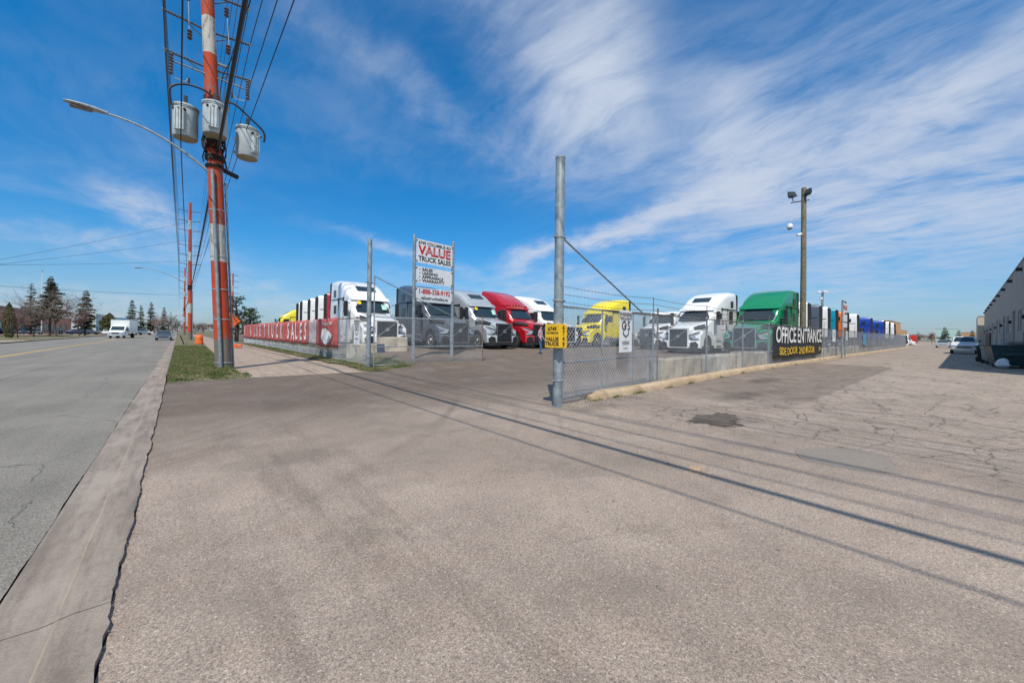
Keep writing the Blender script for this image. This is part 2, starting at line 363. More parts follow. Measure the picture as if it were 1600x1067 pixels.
    hgt = b.m('SUBTRACT', b.m('ADD', b.m('MULTIPLY', b.m('SUBTRACT', 1.0, vd), 0.5), b.m('MULTIPLY', fin, 0.5)), b.m('ADD', b.m('MULTIPLY', k, 1.6), b.m('MULTIPLY', pit, 0.6)))
    bp = b.n('ShaderNodeBump'); bp.inputs['Strength'].default_value = 0.55; bp.inputs['Distance'].default_value = 0.005
    b.put(bp.inputs['Height'], hgt); b.put(bs.inputs['Normal'], bp.outputs[0])
    M['asphalt'] = m
    # ---- street asphalt
    m, b, bs = new_mat('street_asphalt')
    tc = b.n('ShaderNodeTexCoord').outputs['Object']; x, y, z = b.sep(tc)[:3]
    c = b.mix(b.ss(b.noise(tc, 0.4, 5, 0.6), 0.35, 0.65), (0.165, 0.150, 0.128), (0.215, 0.196, 0.168))
    ln = b.noise(b.vmul(tc, (1.5, 0.05, 1)), 1.0, 4, 0.6)
    c = b.mix(b.m('MULTIPLY', b.ss(ln, 0.45, 0.7), 0.35), c, (0.265, 0.242, 0.21))
    v = b.sep(b.voro(tc, 120, 'F1', 'Color'))
    c = b.mix(0.65, c, b.mix(1.0, c, b.mix(v[0], (0.45, 0.45, 0.46), (1.7, 1.66, 1.55)), 'MULTIPLY'))
    pit = b.ss(b.noise(tc, 90, 2, 0.5), 0.58, 0.70)
    c = b.mix(b.m('MULTIPLY', pit, 0.6), c, (0.05, 0.05, 0.05))
    dv = b.vadd(tc, b.vmul(b.noise(tc, 2.0, 5, 0.65, col=True), (0.5, 0.5, 0.0)))
    e = b.voro(b.vmul(dv, (1, 0.45, 1)), 0.8, 'DISTANCE_TO_EDGE')
    edge = b.ss(x, -2.3, -1.3)
    k = b.m('MULTIPLY', b.m('SUBTRACT', 1.0, b.ss(e, 0.001, 0.009)), b.m('ADD', 0.10, b.m('MULTIPLY', edge, 0.6)))
    k = b.m('MULTIPLY', k, b.ss(b.noise(tc, 0.8, 3, 0.6), 0.42, 0.55))
    c = b.mix(k, c, (0.045, 0.045, 0.045))
    seam = b.m('SUBTRACT', 1.0, b.ss(b.m('ABSOLUTE', b.m('ADD', b.m('ADD', x, 3.9), b.m('MULTIPLY', b.m('SUBTRACT', b.noise(tc, 1.5), 0.5), 0.12))), 0.01, 0.035))
    c = b.mix(b.m('MULTIPLY', seam, 0.6), c, (0.06, 0.06, 0.06))
    b.put(bs.inputs['Base Color'], c); bs.inputs['Roughness'].default_value = 0.8
    bp = b.n('ShaderNodeBump'); bp.inputs['Strength'].default_value = 0.7; bp.inputs['Distance'].default_value = 0.006
    b.put(bp.inputs['Height'], b.m('SUBTRACT', b.noise(tc, 80, 3, 0.6), b.m('ADD', k, b.m('MULTIPLY', pit, 0.5)))); b.put(bs.inputs['Normal'], bp.outputs[0])
    M['street'] = m
    # ---- concrete
    def conc(name, c1, c2, dirtcol, joint=None, axis='y'):
        m, b, bs = new_mat(name)
        tc = b.n('ShaderNodeTexCoord').outputs['Object']; x, y, z = b.sep(tc)[:3]
        c = b.mix(b.ss(b.noise(tc, 1.2, 6, 0.65), 0.35, 0.65), c1, c2)
        sm = b.noise(b.vmul(tc, (4.0, 0.5, 1)) if axis == 'y' else b.vmul(tc, (0.5, 4, 1)), 1.6, 6, 0.65)
        c = b.mix(b.m('MULTIPLY', b.ss(sm, 0.42, 0.66), 0.65), c, dirtcol)
        c = b.mix(b.m('MULTIPLY', b.ss(b.noise(tc, 7, 6, 0.75), 0.52, 0.7), 0.35), c, dirtcol)
        v = b.sep(b.voro(tc, 130, 'F1', 'Color'))
        c = b.mix(0.4, c, b.mix(1.0, c, b.mix(v[0], (0.7, 0.7, 0.7), (1.3, 1.3, 1.27)), 'MULTIPLY'))
        pit = b.ss(b.noise(tc, 70, 3, 0.6), 0.62, 0.70)
        c = b.mix(b.m('MULTIPLY', pit, 0.45), c, (0.10, 0.085, 0.075))
        b.put(bs.inputs['Base Color'], c); bs.inputs['Roughness'].default_value = 0.9
        bp = b.n('ShaderNodeBump'); bp.inputs['Strength'].default_value = 0.5; bp.inputs['Distance'].default_value = 0.006
        b.put(bp.inputs['Height'], b.m('ADD', b.noise(tc, 45, 4, 0.65), b.m('MULTIPLY', b.noise(tc, 5, 4), 0.6))); b.put(bs.inputs['Normal'], bp.outputs[0])
        return m
    def add_seam(m):
        b = NB(m.node_tree); bs = m.node_tree.nodes['Principled BSDF']; src = bs.inputs['Base Color'].links[0].from_socket
        tc = b.n('ShaderNodeTexCoord').outputs['Object']; x, y, z = b.sep(tc)[:3]
        xx = b.m('ABSOLUTE', b.m('ADD', x, b.m('ADD', 0.462, b.m('MULTIPLY', b.m('SUBTRACT', b.noise(tc, 2.5, 4), 0.5), 0.03))))
        ln = b.m('MULTIPLY', b.m('SUBTRACT', 1.0, b.ss(xx, 0.001, 0.008)), b.ss(b.noise(tc, 3.0, 4), 0.35, 0.55))
        c = b.mix(b.m('MULTIPLY', ln, 0.6), src, (0.36, 0.27, 0.185))
        sd = b.m('MULTIPLY', b.m('SUBTRACT', 1.0, b.ss(b.m('ABSOLUTE', b.m('ADD', x, 0.56)), 0.02, 0.16)), b.ss(b.noise(b.vmul(tc, (2, .6, 1)), 2.0, 5), 0.42, 0.62))
        c = b.mix(b.m('MULTIPLY', sd, 0.45), c, (0.34, 0.285, 0.24))
        b.put(bs.inputs['Base Color'], c)
    M['gutter'] = conc('gutter_concrete', (0.235, 0.190, 0.156), (0.290, 0.238, 0.198), (0.12, 0.090, 0.072))
    add_seam(M['gutter'])
    M['kerb'] = conc('kerb_concrete', (0.46, 0.335, 0.21), (0.54, 0.41, 0.275), (0.28, 0.20, 0.13), axis='x')
    M['walk'] = conc('sidewalk_asphalt', (0.31, 0.235, 0.178), (0.37, 0.288, 0.222), (0.23, 0.173, 0.132))
    m, b, bs = new_mat('turf_soil')
    tc = b.n('ShaderNodeTexCoord').outputs['Object']
    c = b.mix(b.ss(b.noise(tc, 1.1, 6, 0.7), 0.40, 0.60), (0.10, 0.105, 0.035), (0.20, 0.16, 0.10))
    c = b.mix(b.m('MULTIPLY', b.ss(b.noise(tc, 9, 4, 0.7), 0.45, 0.7), 0.6), c, (0.07, 0.06, 0.035))
    b.put(bs.inputs['Base Color'], c); bs.inputs['Roughness'].default_value = 0.95
    bp = b.n('ShaderNodeBump'); bp.inputs['Strength'].default_value = 1.0; bp.inputs['Distance'].default_value = 0.03
    b.put(bp.inputs['Height'], b.noise(tc, 14, 5, 0.7)); b.put(bs.inputs['Normal'], bp.outputs[0])
    M['turf'] = m
    m, b, bs = new_mat('patch_asphalt')
    tc = b.n('ShaderNodeTexCoord').outputs['Object']
    c = b.mix(b.noise(tc, 2.0, 5, 0.6), (0.200, 0.168, 0.142), (0.245, 0.206, 0.174))
    v = b.sep(b.voro(tc, 120, 'F1', 'Color'))
    c = b.mix(0.4, c, b.mix(1.0, c, b.mix(v[0], (0.6, 0.6, 0.6), (1.4, 1.4, 1.35)), 'MULTIPLY'))
    b.put(bs.inputs['Base Color'], c); bs.inputs['Roughness'].default_value = 0.9
    M['patch'] = m
    m, b, bs = new_mat('line_paint')
    tc = b.n('ShaderNodeTexCoord').outputs['Object']
    c = b.mix(b.ss(b.noise(tc, 20, 4, 0.7), 0.45, 0.62), (0.70, 0.40, 0.07), (0.50, 0.32, 0.09))
    b.put(bs.inputs['Base Color'], c); bs.inputs['Roughness'].default_value = 0.8
    M['linepaint'] = m
    # striped utility pole
    m, b, bs = new_mat('striped_pole_paint')
    tc = b.n('ShaderNodeTexCoord').outputs['Object']; x, y, z = b.sep(tc)[:3]
    zz = b.m('ADD', z, b.m('MULTIPLY', b.m('SUBTRACT', b.noise(tc, 5, 3), 0.5), 0.10))
    wood = b.mix(b.noise(b.vmul(tc, (14, 14, 0.8)), 1.0, 5, 0.6), (0.09, 0.075, 0.06), (0.24, 0.205, 0.17))
    org = b.mix(b.noise(tc, 2.5, 5, 0.6), (0.34, 0.030, 0.008), (0.60, 0.070, 0.014))
    wht = b.mix(b.noise(tc, 4, 5, 0.6), (0.40, 0.38, 0.34), (0.58, 0.55, 0.50))
    def band(lo, hi): return b.m('MULTIPLY', b.m('GREATER_THAN', zz, lo), b.m('LESS_THAN', zz, hi))
    c = b.mix(b.m('GREATER_THAN', zz, 1.2), wood, org)
    for lo, hi in ((4.04, 5.40), (11.55, 12.85), (16.1, 17.4)): c = b.mix(band(lo, hi), c, wht)
    chk = b.ss(b.noise(b.vmul(tc, (26, 26, 0.55)), 1.0, 4, 0.6), 0.62, 0.68)
    c = b.mix(b.m('MULTIPLY', chk, 0.8), c, (0.05, 0.03, 0.025))
    peel = b.ss(b.noise(b.vmul(tc, (7, 7, 1.3)), 1.0, 8, 0.75), 0.52, 0.59)
    c = b.mix(b.m('MULTIPLY', peel, 0.75), c, wood)
    b.put(bs.inputs['Base Color'], c); bs.inputs['Roughness'].default_value = 0.75
    bp = b.n('ShaderNodeBump'); bp.inputs['Strength'].default_value = 0.5; bp.inputs['Distance'].default_value = 0.02
    b.put(bp.inputs['Height'], b.noise(b.vmul(tc, (12, 12, 0.7)), 1.0, 5, 0.6)); b.put(bs.inputs['Normal'], bp.outputs[0])
    M['polepaint'] = m
ground_mats()

# ------------------------------------------------------------------ mesh helpers
class MB:
    def __init__(s): s.v = []; s.f = []
    def add(s, vs, fs):
        o = len(s.v); s.v += [tuple(v) for v in vs]; s.f += [tuple(i + o for i in f) for f in fs]; return s
    def box(s, x0, x1, y0, y1, z0, z1):
        vs = [(x, y, z) for z in (z0, z1) for y in (y0, y1) for x in (x0, x1)]
        return s.add(vs, [(0, 2, 3, 1), (4, 5, 7, 6), (0, 1, 5, 4), (2, 6, 7, 3), (0, 4, 6, 2), (1, 3, 7, 5)])
    def bbox(s, x0, x1, y0, y1, z0, z1, c=0.03):
        """box with chamfered vertical and top edges"""
        def ring(z, i):
            return [(x0 + i + c, y0 + i, z), (x1 - i - c, y0 + i, z), (x1 - i, y0 + i + c, z), (x1 - i, y1 - i - c, z),
                    (x1 - i - c, y1 - i, z), (x0 + i + c, y1 - i, z), (x0 + i, y1 - i - c, z), (x0 + i, y0 + i + c, z)]
        rs = [ring(z0, 0), ring(z1 - c, 0), ring(z1, c)]
        o = len(s.v)
        for r in rs: s.v += r
        for k in range(2):
            for j in range(8): s.f.append((o + k * 8 + j, o + k * 8 + (j + 1) % 8, o + (k + 1) * 8 + (j + 1) % 8, o + (k + 1) * 8 + j))
        s.f.append(tuple(o + 16 + j for j in range(8))); s.f.append(tuple(o + 7 - j for j in range(8)))
        return s
    def tube(s, pts, r, n=8, caps=True):
        pts = [Vector(p) for p in pts]; rs = r if isinstance(r, (list, tuple)) else [r] * len(pts)
        o = len(s.v); prev = None
        for i, p in enumerate(pts):
            t = (pts[min(i + 1, len(pts) - 1)] - pts[max(i - 1, 0)])
            t = t.normalized() if t.length > 1e-9 else Vector((0, 0, 1))
            if prev is None:
                a = Vector((0, 0, 1)) if abs(t.z) < 0.9 else Vector((1, 0, 0)); u = t.cross(a).normalized()
            else: u = (prev - t * prev.dot(t)); u = u.normalized() if u.length > 1e-6 else t.orthogonal().normalized()
            prev = u; w = t.cross(u)
            for k in range(n):
                an = 2 * pi * k / n; q = p + (u * cos(an) + w * sin(an)) * rs[i]; s.v.append((q.x, q.y, q.z))
        for i in range(len(pts) - 1):
            for k in range(n):
                a = o + i * n + k; bb = o + i * n + (k + 1) % n
                s.f.append((a, bb, bb + n, a + n))
        if caps:
            s.f.append(tuple(o + n - 1 - k for k in range(n))); e = o + (len(pts) - 1) * n; s.f.append(tuple(e + k for k in range(n)))
        return s
    def lathe(s, prof, n=20, axis='z', c=(0, 0, 0)):
        """prof: list of (r, h) around an axis"""
        o = len(s.v)
        for (r, h) in prof:
            for k in range(n):
                a = 2 * pi * k / n
                if axis == 'z': q = (r * cos(a), r * sin(a), h)
                elif axis == 'x': q = (h, r * cos(a), r * sin(a))
                else: q = (r * cos(a), h, r * sin(a))
                s.v.append((q[0] + c[0], q[1] + c[1], q[2] + c[2]))
        for i in range(len(prof) - 1):
            for k in range(n):
                a = o + i * n + k; bb = o + i * n + (k + 1) % n
                s.f.append((a, bb, bb + n, a + n))
        s.f.append(tuple(o + n - 1 - k for k in range(n))); e = o + (len(prof) - 1) * n; s.f.append(tuple(e + k for k in range(n)))
        return s
    def prism(s, poly, a0, a1, axis='x', shift=None):
        """extrude polygon; axis x: poly=(y,z); axis y: poly=(x,z); axis z: poly=(x,y). shift(p)-> p at the far end"""
        n = len(poly); o = len(s.v)
        for a, far in ((a0, False), (a1, True)):
            for p in poly:
                q = shift(p) if (far and shift) else p
                s.v.append({'x': (a, q[0], q[1]), 'y': (q[0], a, q[1]), 'z': (q[0], q[1], a)}[axis])
        s.f.append(tuple(o + i for i in range(n))); s.f.append(tuple(o + n + n - 1 - i for i in range(n)))
        for i in range(n): j = (i + 1) % n; s.f.append((o + i, o + n + i, o + n + j, o + j))
        return s
    def loft(s, rings, caps=True, closed=True):
        n = len(rings[0]); o = len(s.v)
        for r in rings: s.v += [tuple(p) for p in r]
        for i in range(len(rings) - 1):
            for k in range(n if closed else n - 1):
                a = o + i * n + k; bb = o + i * n + (k + 1) % n
                s.f.append((a, bb, bb + n, a + n))
        if caps and closed:
            s.f.append(tuple(o + n - 1 - k for k in range(n))); e = o + (len(rings) - 1) * n; s.f.append(tuple(e + k for k in range(n)))
        return s
    def xf(s, mat):
        s.v = [tuple(mat @ Vector(v)) for v in s.v]; return s
    def mesh(s, name, smooth=True, ang=38):
        me = bpy.data.meshes.new(name); me.from_pydata(s.v, [], s.f); me.update()
        import bmesh
        bm = bmesh.new(); bm.from_mesh(me); bmesh.ops.recalc_face_normals(bm, faces=bm.faces); bm.to_mesh(me); bm.free()
        if smooth:
            me.polygons.foreach_set('use_smooth', [True] * len(me.polygons)); me.set_sharp_from_angle(angle=radians(ang))
        return me
def link_obj(name, data, mat=None, parent=None, loc=None, rot=None):
    o = bpy.data.objects.new(name, data); COL.objects.link(o)
    if mat is not None:
        if len(data.materials) == 0: data.materials.append(mat)
        if data.materials[0] != mat:
            o.material_slots[0].link = 'OBJECT'; o.material_slots[0].material = mat
    if parent: o.parent = parent
    if loc is not None: o.location = loc
    if rot is not None: o.rotation_euler = rot
    return o
def obj(name, mb, mat, parent=None, loc=None, rot=None, smooth=True, ang=38):
    return link_obj(name, mb.mesh(name, smooth, ang), mat, parent, loc, rot)
def empty(name, loc=(0, 0, 0), rz=0):
    o = bpy.data.objects.new(name, None); COL.objects.link(o); o.location = loc; o.rotation_euler = (0, 0, rz); o.empty_display_size = 0.2
    return o
def tag(o, label, cat, group=None):
    o['label'] = label; o['category'] = cat
    if group: o['group'] = group
    return o
def struct(name, mb, mat, parent=None, smooth=False):
    o = obj(name, mb, mat, parent, smooth=smooth)
    if not parent: o['kind'] = 'structure'
    return o
def copy_tree(o, parent=None):
    c = o.copy(); COL.objects.link(c)
    if parent is not None: c.parent = parent
    for ch in list(o.children): copy_tree(ch, c)
    return c
def text_mb(txt, size, bold=0.0, sx=1.0, align='CENTER', res=3, shear=0.0, depth=0.0):
    cu = bpy.data.curves.new('lettering', 'FONT'); cu.body = txt; cu.size = size; cu.offset = bold; cu.align_x = align; cu.align_y = 'CENTER'
    cu.resolution_u = res; cu.shear = shear; cu.extrude = depth
    o = bpy.data.objects.new('lettering_source', cu); COL.objects.link(o)
    dg = bpy.context.evaluated_depsgraph_get(); me = bpy.data.meshes.new_from_object(o.evaluated_get(dg))
    mb = MB(); mb.v = [(v.co.x * sx, v.co.y, v.co.z) for v in me.vertices]; mb.f = [tuple(p.vertices) for p in me.polygons]
    bpy.data.objects.remove(o); bpy.data.curves.remove(cu); bpy.data.meshes.remove(me)
    return mb
def flatten_text(mb, origin, right, up, normal, off=0.006, warp=None):
    R = Vector(right); U = Vector(up); N = Vector(normal); O = Vector(origin)
    out = []
    for v in mb.v:
        p = O + R * v[0] + U * v[1] + N * off
        if warp: p = p + warp(p)
        out.append(tuple(p))
    mb.v = out; return mb
def text_obj(name, mb, mat, parent):
    me = bpy.data.meshes.new(name); me.from_pydata(mb.v, [], mb.f); me.update()
    return link_obj(name, me, mat, parent)

def S(t): t = max(0, min(1, t)); return t * t * (3 - 2 * t)
def hz(x, y):
    a = 0.55 * S((y - 11) / 11.0) * S((x - 5.6) / 2.6)
    c = 0.40 * S((x - 14) / 8.0) * S((y - 6.95) / 1.3)
    return max(a, c)

# ------------------------------------------------------------------ ground, road, pavements
def ground():
    mb = MB(); R = 2500
    mb.add([(-R, -R, -0.30), (R, -R, -0.30), (R, R, -0.30), (-R, R, -0.30)], [(0, 1, 2, 3)])
    struct('ground', mb, M['turf'])
    # earth under the site so that no gap shows below the crack
    mb = MB().add([(-60, -60, -0.07), (420, -60, -0.07), (420, 1400, -0.07), (-60, 1400, -0.07)], [(0, 1, 2, 3)])
    struct('earth', mb, M['turf'])
    # street
    ys = [-40 + i * 0.12 for i in range(int(52 / 0.12))] + [12 + i * 1.0 for i in range(60)] + [80, 120, 200, 400, 800, 1500]
    rnd = random.Random(3)
    vs = []; fs = []
    jag = 0
    for i, y in enumerate(ys):
        jag = jag * 0.7 + rnd.uniform(-0.006, 0.006)
        vs += [(-13.0, y, 0), (-0.726 + jag, y, 0)]
        if i: k = 2 * i; fs.append((k - 2, k - 1, k + 1, k))
    struct('road', MB().add(vs, fs), M['street'])
    # yellow centre line
    struct('centre_line', MB().add([(-7.15, -40, .005), (-6.99, -40, .005), (-6.99, 900, .005), (-7.15, 900, .005)], [(0, 1, 2, 3)]), M['linepaint'])
    # gutter with lowered kerb: cross-section swept along y; joints between cast lengths
    rnd = random.Random(11)
    par = empty('kerb'); par['kind'] = 'structure'
    y = -12.0; jag2 = 0.0; L = 3.0
    while y < 78:
        y1 = y + L; mb = MB(); rings = []
        n = 90 if y < 9 else 12 if y < 18 else 4
        for i in range(n + 1):
            t = i / n; yy = y + 0.006 + (L - 0.012) * t
            jag2 = jag2 * 0.72 + rnd.uniform(-0.006, 0.006) * (1 if y < 14 else 0.4)
            up = 0.105 * S((yy - 14.2) / 1.6)
            xr = -0.262 + jag2 + 0.006 * sin(yy * 3.1) + 0.004 * sin(yy * 7.7)
            rings.append([(-0.722, yy, -0.06), (-0.722, yy, -0.004), (-0.70, yy, 0.003), (-0.52, yy, 0.002), (-0.465, yy, 0.010), (-0.455, yy, 0.015 + up * 0.35), (-0.43, yy, 0.018 + up * 0.95), (-0.40, yy, 0.024 + up),
                          (xr, yy, 0.026 + up), (xr, yy, -0.06)])
        mb.loft(rings)
        obj('kerb_length', mb, M['gutter'], par, ang=30)
        y = y1
    # long far part of the near kerb
    mb = MB().box(-0.72, -0.27, 78.01, 900, -0.06, 0.12)
    obj('kerb_length', mb, M['gutter'], par, smooth=False)
    far = MB(); far.box(-13.35, -12.98, 70, 900, -0.06, 0.12); far.box(-13.35, -12.98, -40, 62, -0.06, 0.12)
    struct('far_kerb', far, M['gutter'])
    # the worn asphalt: driveway, lot and yard in one sheet
    xs = [-0.265, 0.1, 0.8, 2, 3.5, 5.0, 5.9, 6.5, 7, 7.5, 8, 8.5, 9.5, 11, 12.5, 14, 15, 16, 17, 18, 19, 20, 22, 25, 30, 40, 60, 90, 130, 200, 320]
    yy = [-60, -20] + [-2 + 0.035 * i for i in range(320)] + [9.2 + .1 * i for i in range(58)] + [15.05]
    yy = sorted(set(round(v, 4) for v in yy)); yard = [15.8, 16.5, 17.2, 18, 19, 20, 21, 22, 24, 28, 35, 50, 90, 140]
    vs = []; idx = {}; fs = []; j2 = 0; rnd = random.Random(5)
    ally = yy + yard
    for j, y in enumerate(ally):
        j2 = j2 * 0.72 + rnd.uniform(-0.006, 0.006)
        for i, x in enumerate(xs):
            if y > 15.1 and x < 5.89: continue
            xx = x + ((j2 + 0.006 * sin(y * 3.1) + 0.004 * sin(y * 7.7)) if i == 0 else 0)
            idx[i, j] = len(vs); vs.append((xx, y, hz(x, y)))
    for j in range(len(ally) - 1):
        for i in range(len(xs) - 1):
            q = [(i, j), (i + 1, j), (i + 1, j + 1), (i, j + 1)]
            if all(k in idx for k in q): fs.append(tuple(idx[k] for k in q))
    struct('asphalt', MB().add(vs, fs), M['asphalt'], smooth=True)
    # boulevard turf, sidewalk, fence verge north of the driveway
    def bz(y, top=0.10): return 0.008 + top * S((y - 15.0) / 1.5)
    def wob(y, s): return 0.16 * sin(y * 2.1 + s) + 0.09 * sin(y * 5.3 + s * 2)
    yl = [14.75 + 0.25 * i for i in range(60)] + [30 + 2 * i for i in range(26)] + [100, 200, 600]
    vs = []; fs = []
    for i, y in enumerate(yl):
        e = 0.25 * sin(i * 1.7) if i == 0 else 0
        r = 1.45 + (0.35 * S((16.6 - y) / 1.2)) + wob(y, 0) * 0.6 + 0.0125 * max(0, y - 18)
        for k in range(6):
            t = k / 5; x = -0.262 + (r + 0.262) * t
            y_ = y + (0.14 * sin(x * 4.1) + 0.08 * sin(x * 9) if i == 0 else 0)
            vs.append((x, y_, bz(y_) + 0.03 * sin(t * pi) * S((y - 15) / 1.2)))
        if i:
            for k in range(5): a = (i - 1) * 6 + k; fs.append((a, a + 1, a + 7, a + 6))
    struct('boulevard', MB().add(vs, fs), M['turf'], smooth=True)
    vs = []; fs = []
    for i, y in enumerate(yl):
        vs += [(0.9 + 0.0125 * max(0, y - 18), y + (0.25 if i == 0 else 0), bz(y, 0.06) - 0.002), (5.5 + 0.3 * S((16 - y) / 1.2), y, bz(y, 0.06) - 0.002)]
        if i: a = 2 * i - 2; fs.append((a, a + 1, a + 3, a + 2))
    struct('sidewalk', MB().add(vs, fs), M['walk'], smooth=True)
    vs = []; fs = []
    for i, y in enumerate(yl):
        l = 5.45 + wob(y, 2) * 0.5 - 0.15 * S((y - 17) / 3)
        for k in range(5):
            t = k / 4; x = l + (7.6 - l) * t
            vs.append((x, y, bz(y, 0.08) + 0.02 + hz(x, y) * 0.8 * t))
        if i:
            for k in range(4): a = (i - 1) * 5 + k; fs.append((a, a + 1, a + 6, a + 5))
    struct('verge', MB().add(vs, fs), M['turf'], smooth=True)
    # far side of the street: front lawns and pale driveways
    struct('far_sidewalk', MB().add([(-17, -40, 0.09), (-13.3, -40, 0.09), (-13.3, 900, 0.09), (-17, 900, 0.09)], [(0, 1, 2, 3)]), M['turf'])
    for k, (y0, y1) in enumerate(((62, 70), (128, 142), (205, 225))):
        struct('driveway', MB().add([(-40, y0, 0.10), (-12.95, y0 - 2, 0.10), (-12.95, y1 + 3, 0.10), (-40, y1, 0.10)], [(0, 1, 2, 3)]), M['walk'])
    struct('car_park', MB().add([(-80, 60, 0.094), (-27, 60, 0.094), (-27, 400, 0.094), (-80, 400, 0.094)], [(0, 1, 2, 3)]), M['walk'])
    # repair patch in the lot
    pts = [G(*p, z=0.012) for p in ((1240, 700), (1330, 698), (1385, 712), (1412, 738), (1340, 734), (1255, 718))]
    poly = []
    for i in range(len(pts)):
        a, c = pts[i], pts[(i + 1) % len(pts)]
        for k in range(5):
            q = a.lerp(c, k / 5); poly.append((q.x + random.uniform(-.03, .03), q.y + random.uniform(-.03, .03)))
    struct('asphalt_patch', MB().prism(poly, -0.01, 0.005, 'z'), M['patch'])
    # raised concrete kerb along the right fence, in cast lengths
    par = empty('lot_kerb'); par['kind'] = 'structure'
    def ky(x): return 5.52 + 0.55 * S((x - 7) / 14.0)
    x = 7.25; k = 0
    while x < 96:
        x1 = x + (2.4 if x < 30 else 6.0); mb = MB(); rings = []
        for i in range(7):
            xx = x + 0.008 + (x1 - x - 0.016) * i / 6; y0 = ky(xx)
            taper = S((xx - 7.1) / 0.45) if k == 0 else 1
            h = (0.05 + 0.13 * taper) + random.uniform(-.004, .004)
            rings.append([(xx, y0 + (1 - taper) * .1, -0.05), (xx, y0 + 0.008 + (1 - taper) * .1, h * 0.6), (xx, y0 + 0.03 + (1 - taper) * .06, h - 0.03), (xx, y0 + 0.065, h), (xx, y0 + 0.24, h), (xx, y0 + 0.27, h - 0.03), (xx, y0 + 0.28, -0.05)])
        mb.loft(rings); obj('kerb_stone', mb, M['kerb'], par, ang=35); x = x1; k += 1
ground()

# ------------------------------------------------------------------ grass
def blades(name, area_fn, n, label_kind, hmin=0.03, hmax=0.09, seed=1):
    rnd = random.Random(seed); mb = MB()
    for i in range(n):
        x, y, z = area_fn(rnd)
        h = rnd.uniform(hmin, hmax); a = rnd.uniform(0, 2 * pi); w = 0.006 + 0.0003 * max(0, y) ; l = rnd.uniform(-0.04, 0.04); l2 = rnd.uniform(-0.04, 0.04)
        mb.v += [(x - w * cos(a), y - w * sin(a), z - 0.005), (x + w * cos(a), y + w * sin(a), z - 0.005), (x + l, y + l2, z + h)]
        k = len(mb.v); mb.f.append((k - 3, k - 2, k - 1))
    me = bpy.data.meshes.new(name); me.from_pydata(mb.v, [], mb.f); me.update()
    o = link_obj(name, me, M['grass']); o['kind'] = 'stuff'; o['label'] = label_kind; o['category'] = 'grass'
from mathutils import noise as mnoise
def a1(r):
    while True:
        y = 14.9 + 30 * r.random() ** 1.8; x = r.uniform(-0.24, 1.5 + 0.0125 * max(0, y - 18) + 0.3 * S((16.6 - y) / 1.2))
        p = 0.75 + 0.25 * sin(x * 3 + y * 1.3) * sin(y * 2.7 - x * 2)
        if y < 15.5 and r.random() > (y - 14.8) / 0.8: continue
        nn = mnoise.noise(Vector((x * 1.7, y * 1.1, 3.0))) + .5 * mnoise.noise(Vector((x * 5, y * 4, 1.0)))
        if nn < -0.18 - .25 * S((y - 17) / 4) and r.random() < .93: continue
        if y < 15.6 and nn < 0.12 and r.random() < .9: continue
        if r.random() < p: return x, y, 0.008 + 0.10 * S((y - 15) / 1.5) + 0.02
blades('grass', a1, 42000, 'short green and straw coloured grass on the boulevard by the striped pole', 0.02, 0.095, 2)
def a2(r):
    while True:
        y = 15.0 + 36 * r.random() ** 1.5; x = r.uniform(5.4, 7.4)
        if 0.5 + 0.5 * sin(x * 4 + y * .9) * sin(y * 1.9) < r.random() * 0.9: continue
        return x, y, 0.03 + 0.08 * S((y - 15) / 1.5) + hz(x, y) * 0.8 * (x - 5.4) / 2
blades('grass', a2, 20000, 'patchy yellowish grass between the sidewalk and the red banner fence', 0.03, 0.09, 3)
def a3(r):
    x = 7.3 + r.random() ** 2 * 30; return x + r.uniform(-.05, .05), 5.50 + 0.55 * S((x - 7) / 14.0) + (r.choice((-0.02, 0.34)) + r.uniform(-.03, .03)), 0.0
def a3b(r):
    c = r.choice((7.3, 8.1, 9.1, 9.3, 10.9, 12.4, 15.2, 17.9, 22, 26)); x = c + r.gauss(0, .12)
    return x, 5.50 + 0.55 * S((x - 7) / 14.0) + r.uniform(-.06, .01), 0.0
blades('weeds', a3b, 900, 'small weeds growing at the foot of the lot kerb', 0.02, 0.08, 4)
rnd = random.Random(21); mb = MB()
def pebble(mb, x, y, z, r):
    k = len(mb.v); q = [(1, 0, 0), (-1, 0, 0), (0, 1, 0), (0, -1, 0), (0, 0, 0.8), (0, 0, -0.5)]
    a = rnd.uniform(0, pi)
    for p in q:
        s = r * rnd.uniform(0.7, 1.3); X = p[0] * cos(a) - p[1] * sin(a); Y = p[0] * sin(a) + p[1] * cos(a)
        mb.v.append((x + X * s, y + Y * s, z + p[2] * s))
    for t in ((0, 2, 4), (2, 1, 4), (1, 3, 4), (3, 0, 4), (2, 0, 5), (1, 2, 5), (3, 1, 5), (0, 3, 5)): mb.f.append(tuple(k + i for i in t))
for i in range(200): pebble(mb, rnd.uniform(0, 1.9), 14.75 + rnd.gauss(0, .22), 0.008, rnd.uniform(.008, .025))
for i in range(420): x = rnd.uniform(6.1, 9.5); pebble(mb, x, 5.3 + rnd.gauss(0, .18) - 0.0 * x, 0.003, rnd.uniform(.005, .018))
for i in range(260): x = 7 + 20 * rnd.random() ** 1.5; pebble(mb, x, 5.40 + 0.55 * S((x - 7) / 14.0) + rnd.gauss(0, .12), 0.003, rnd.uniform(.006, .02))
for i in range(160): pebble(mb, rnd.uniform(0, 9), rnd.uniform(1.4, 9), 0.003, rnd.uniform(.003, .008))
for i in range(120): pebble(mb, -0.255 + rnd.gauss(0, .03), rnd.uniform(2.2, 11), 0.012, rnd.uniform(.003, .009))
for i in range(90): pebble(mb, rnd.uniform(0.2, 14), rnd.uniform(0.5, 6), 0.003, rnd.uniform(.008, .02))
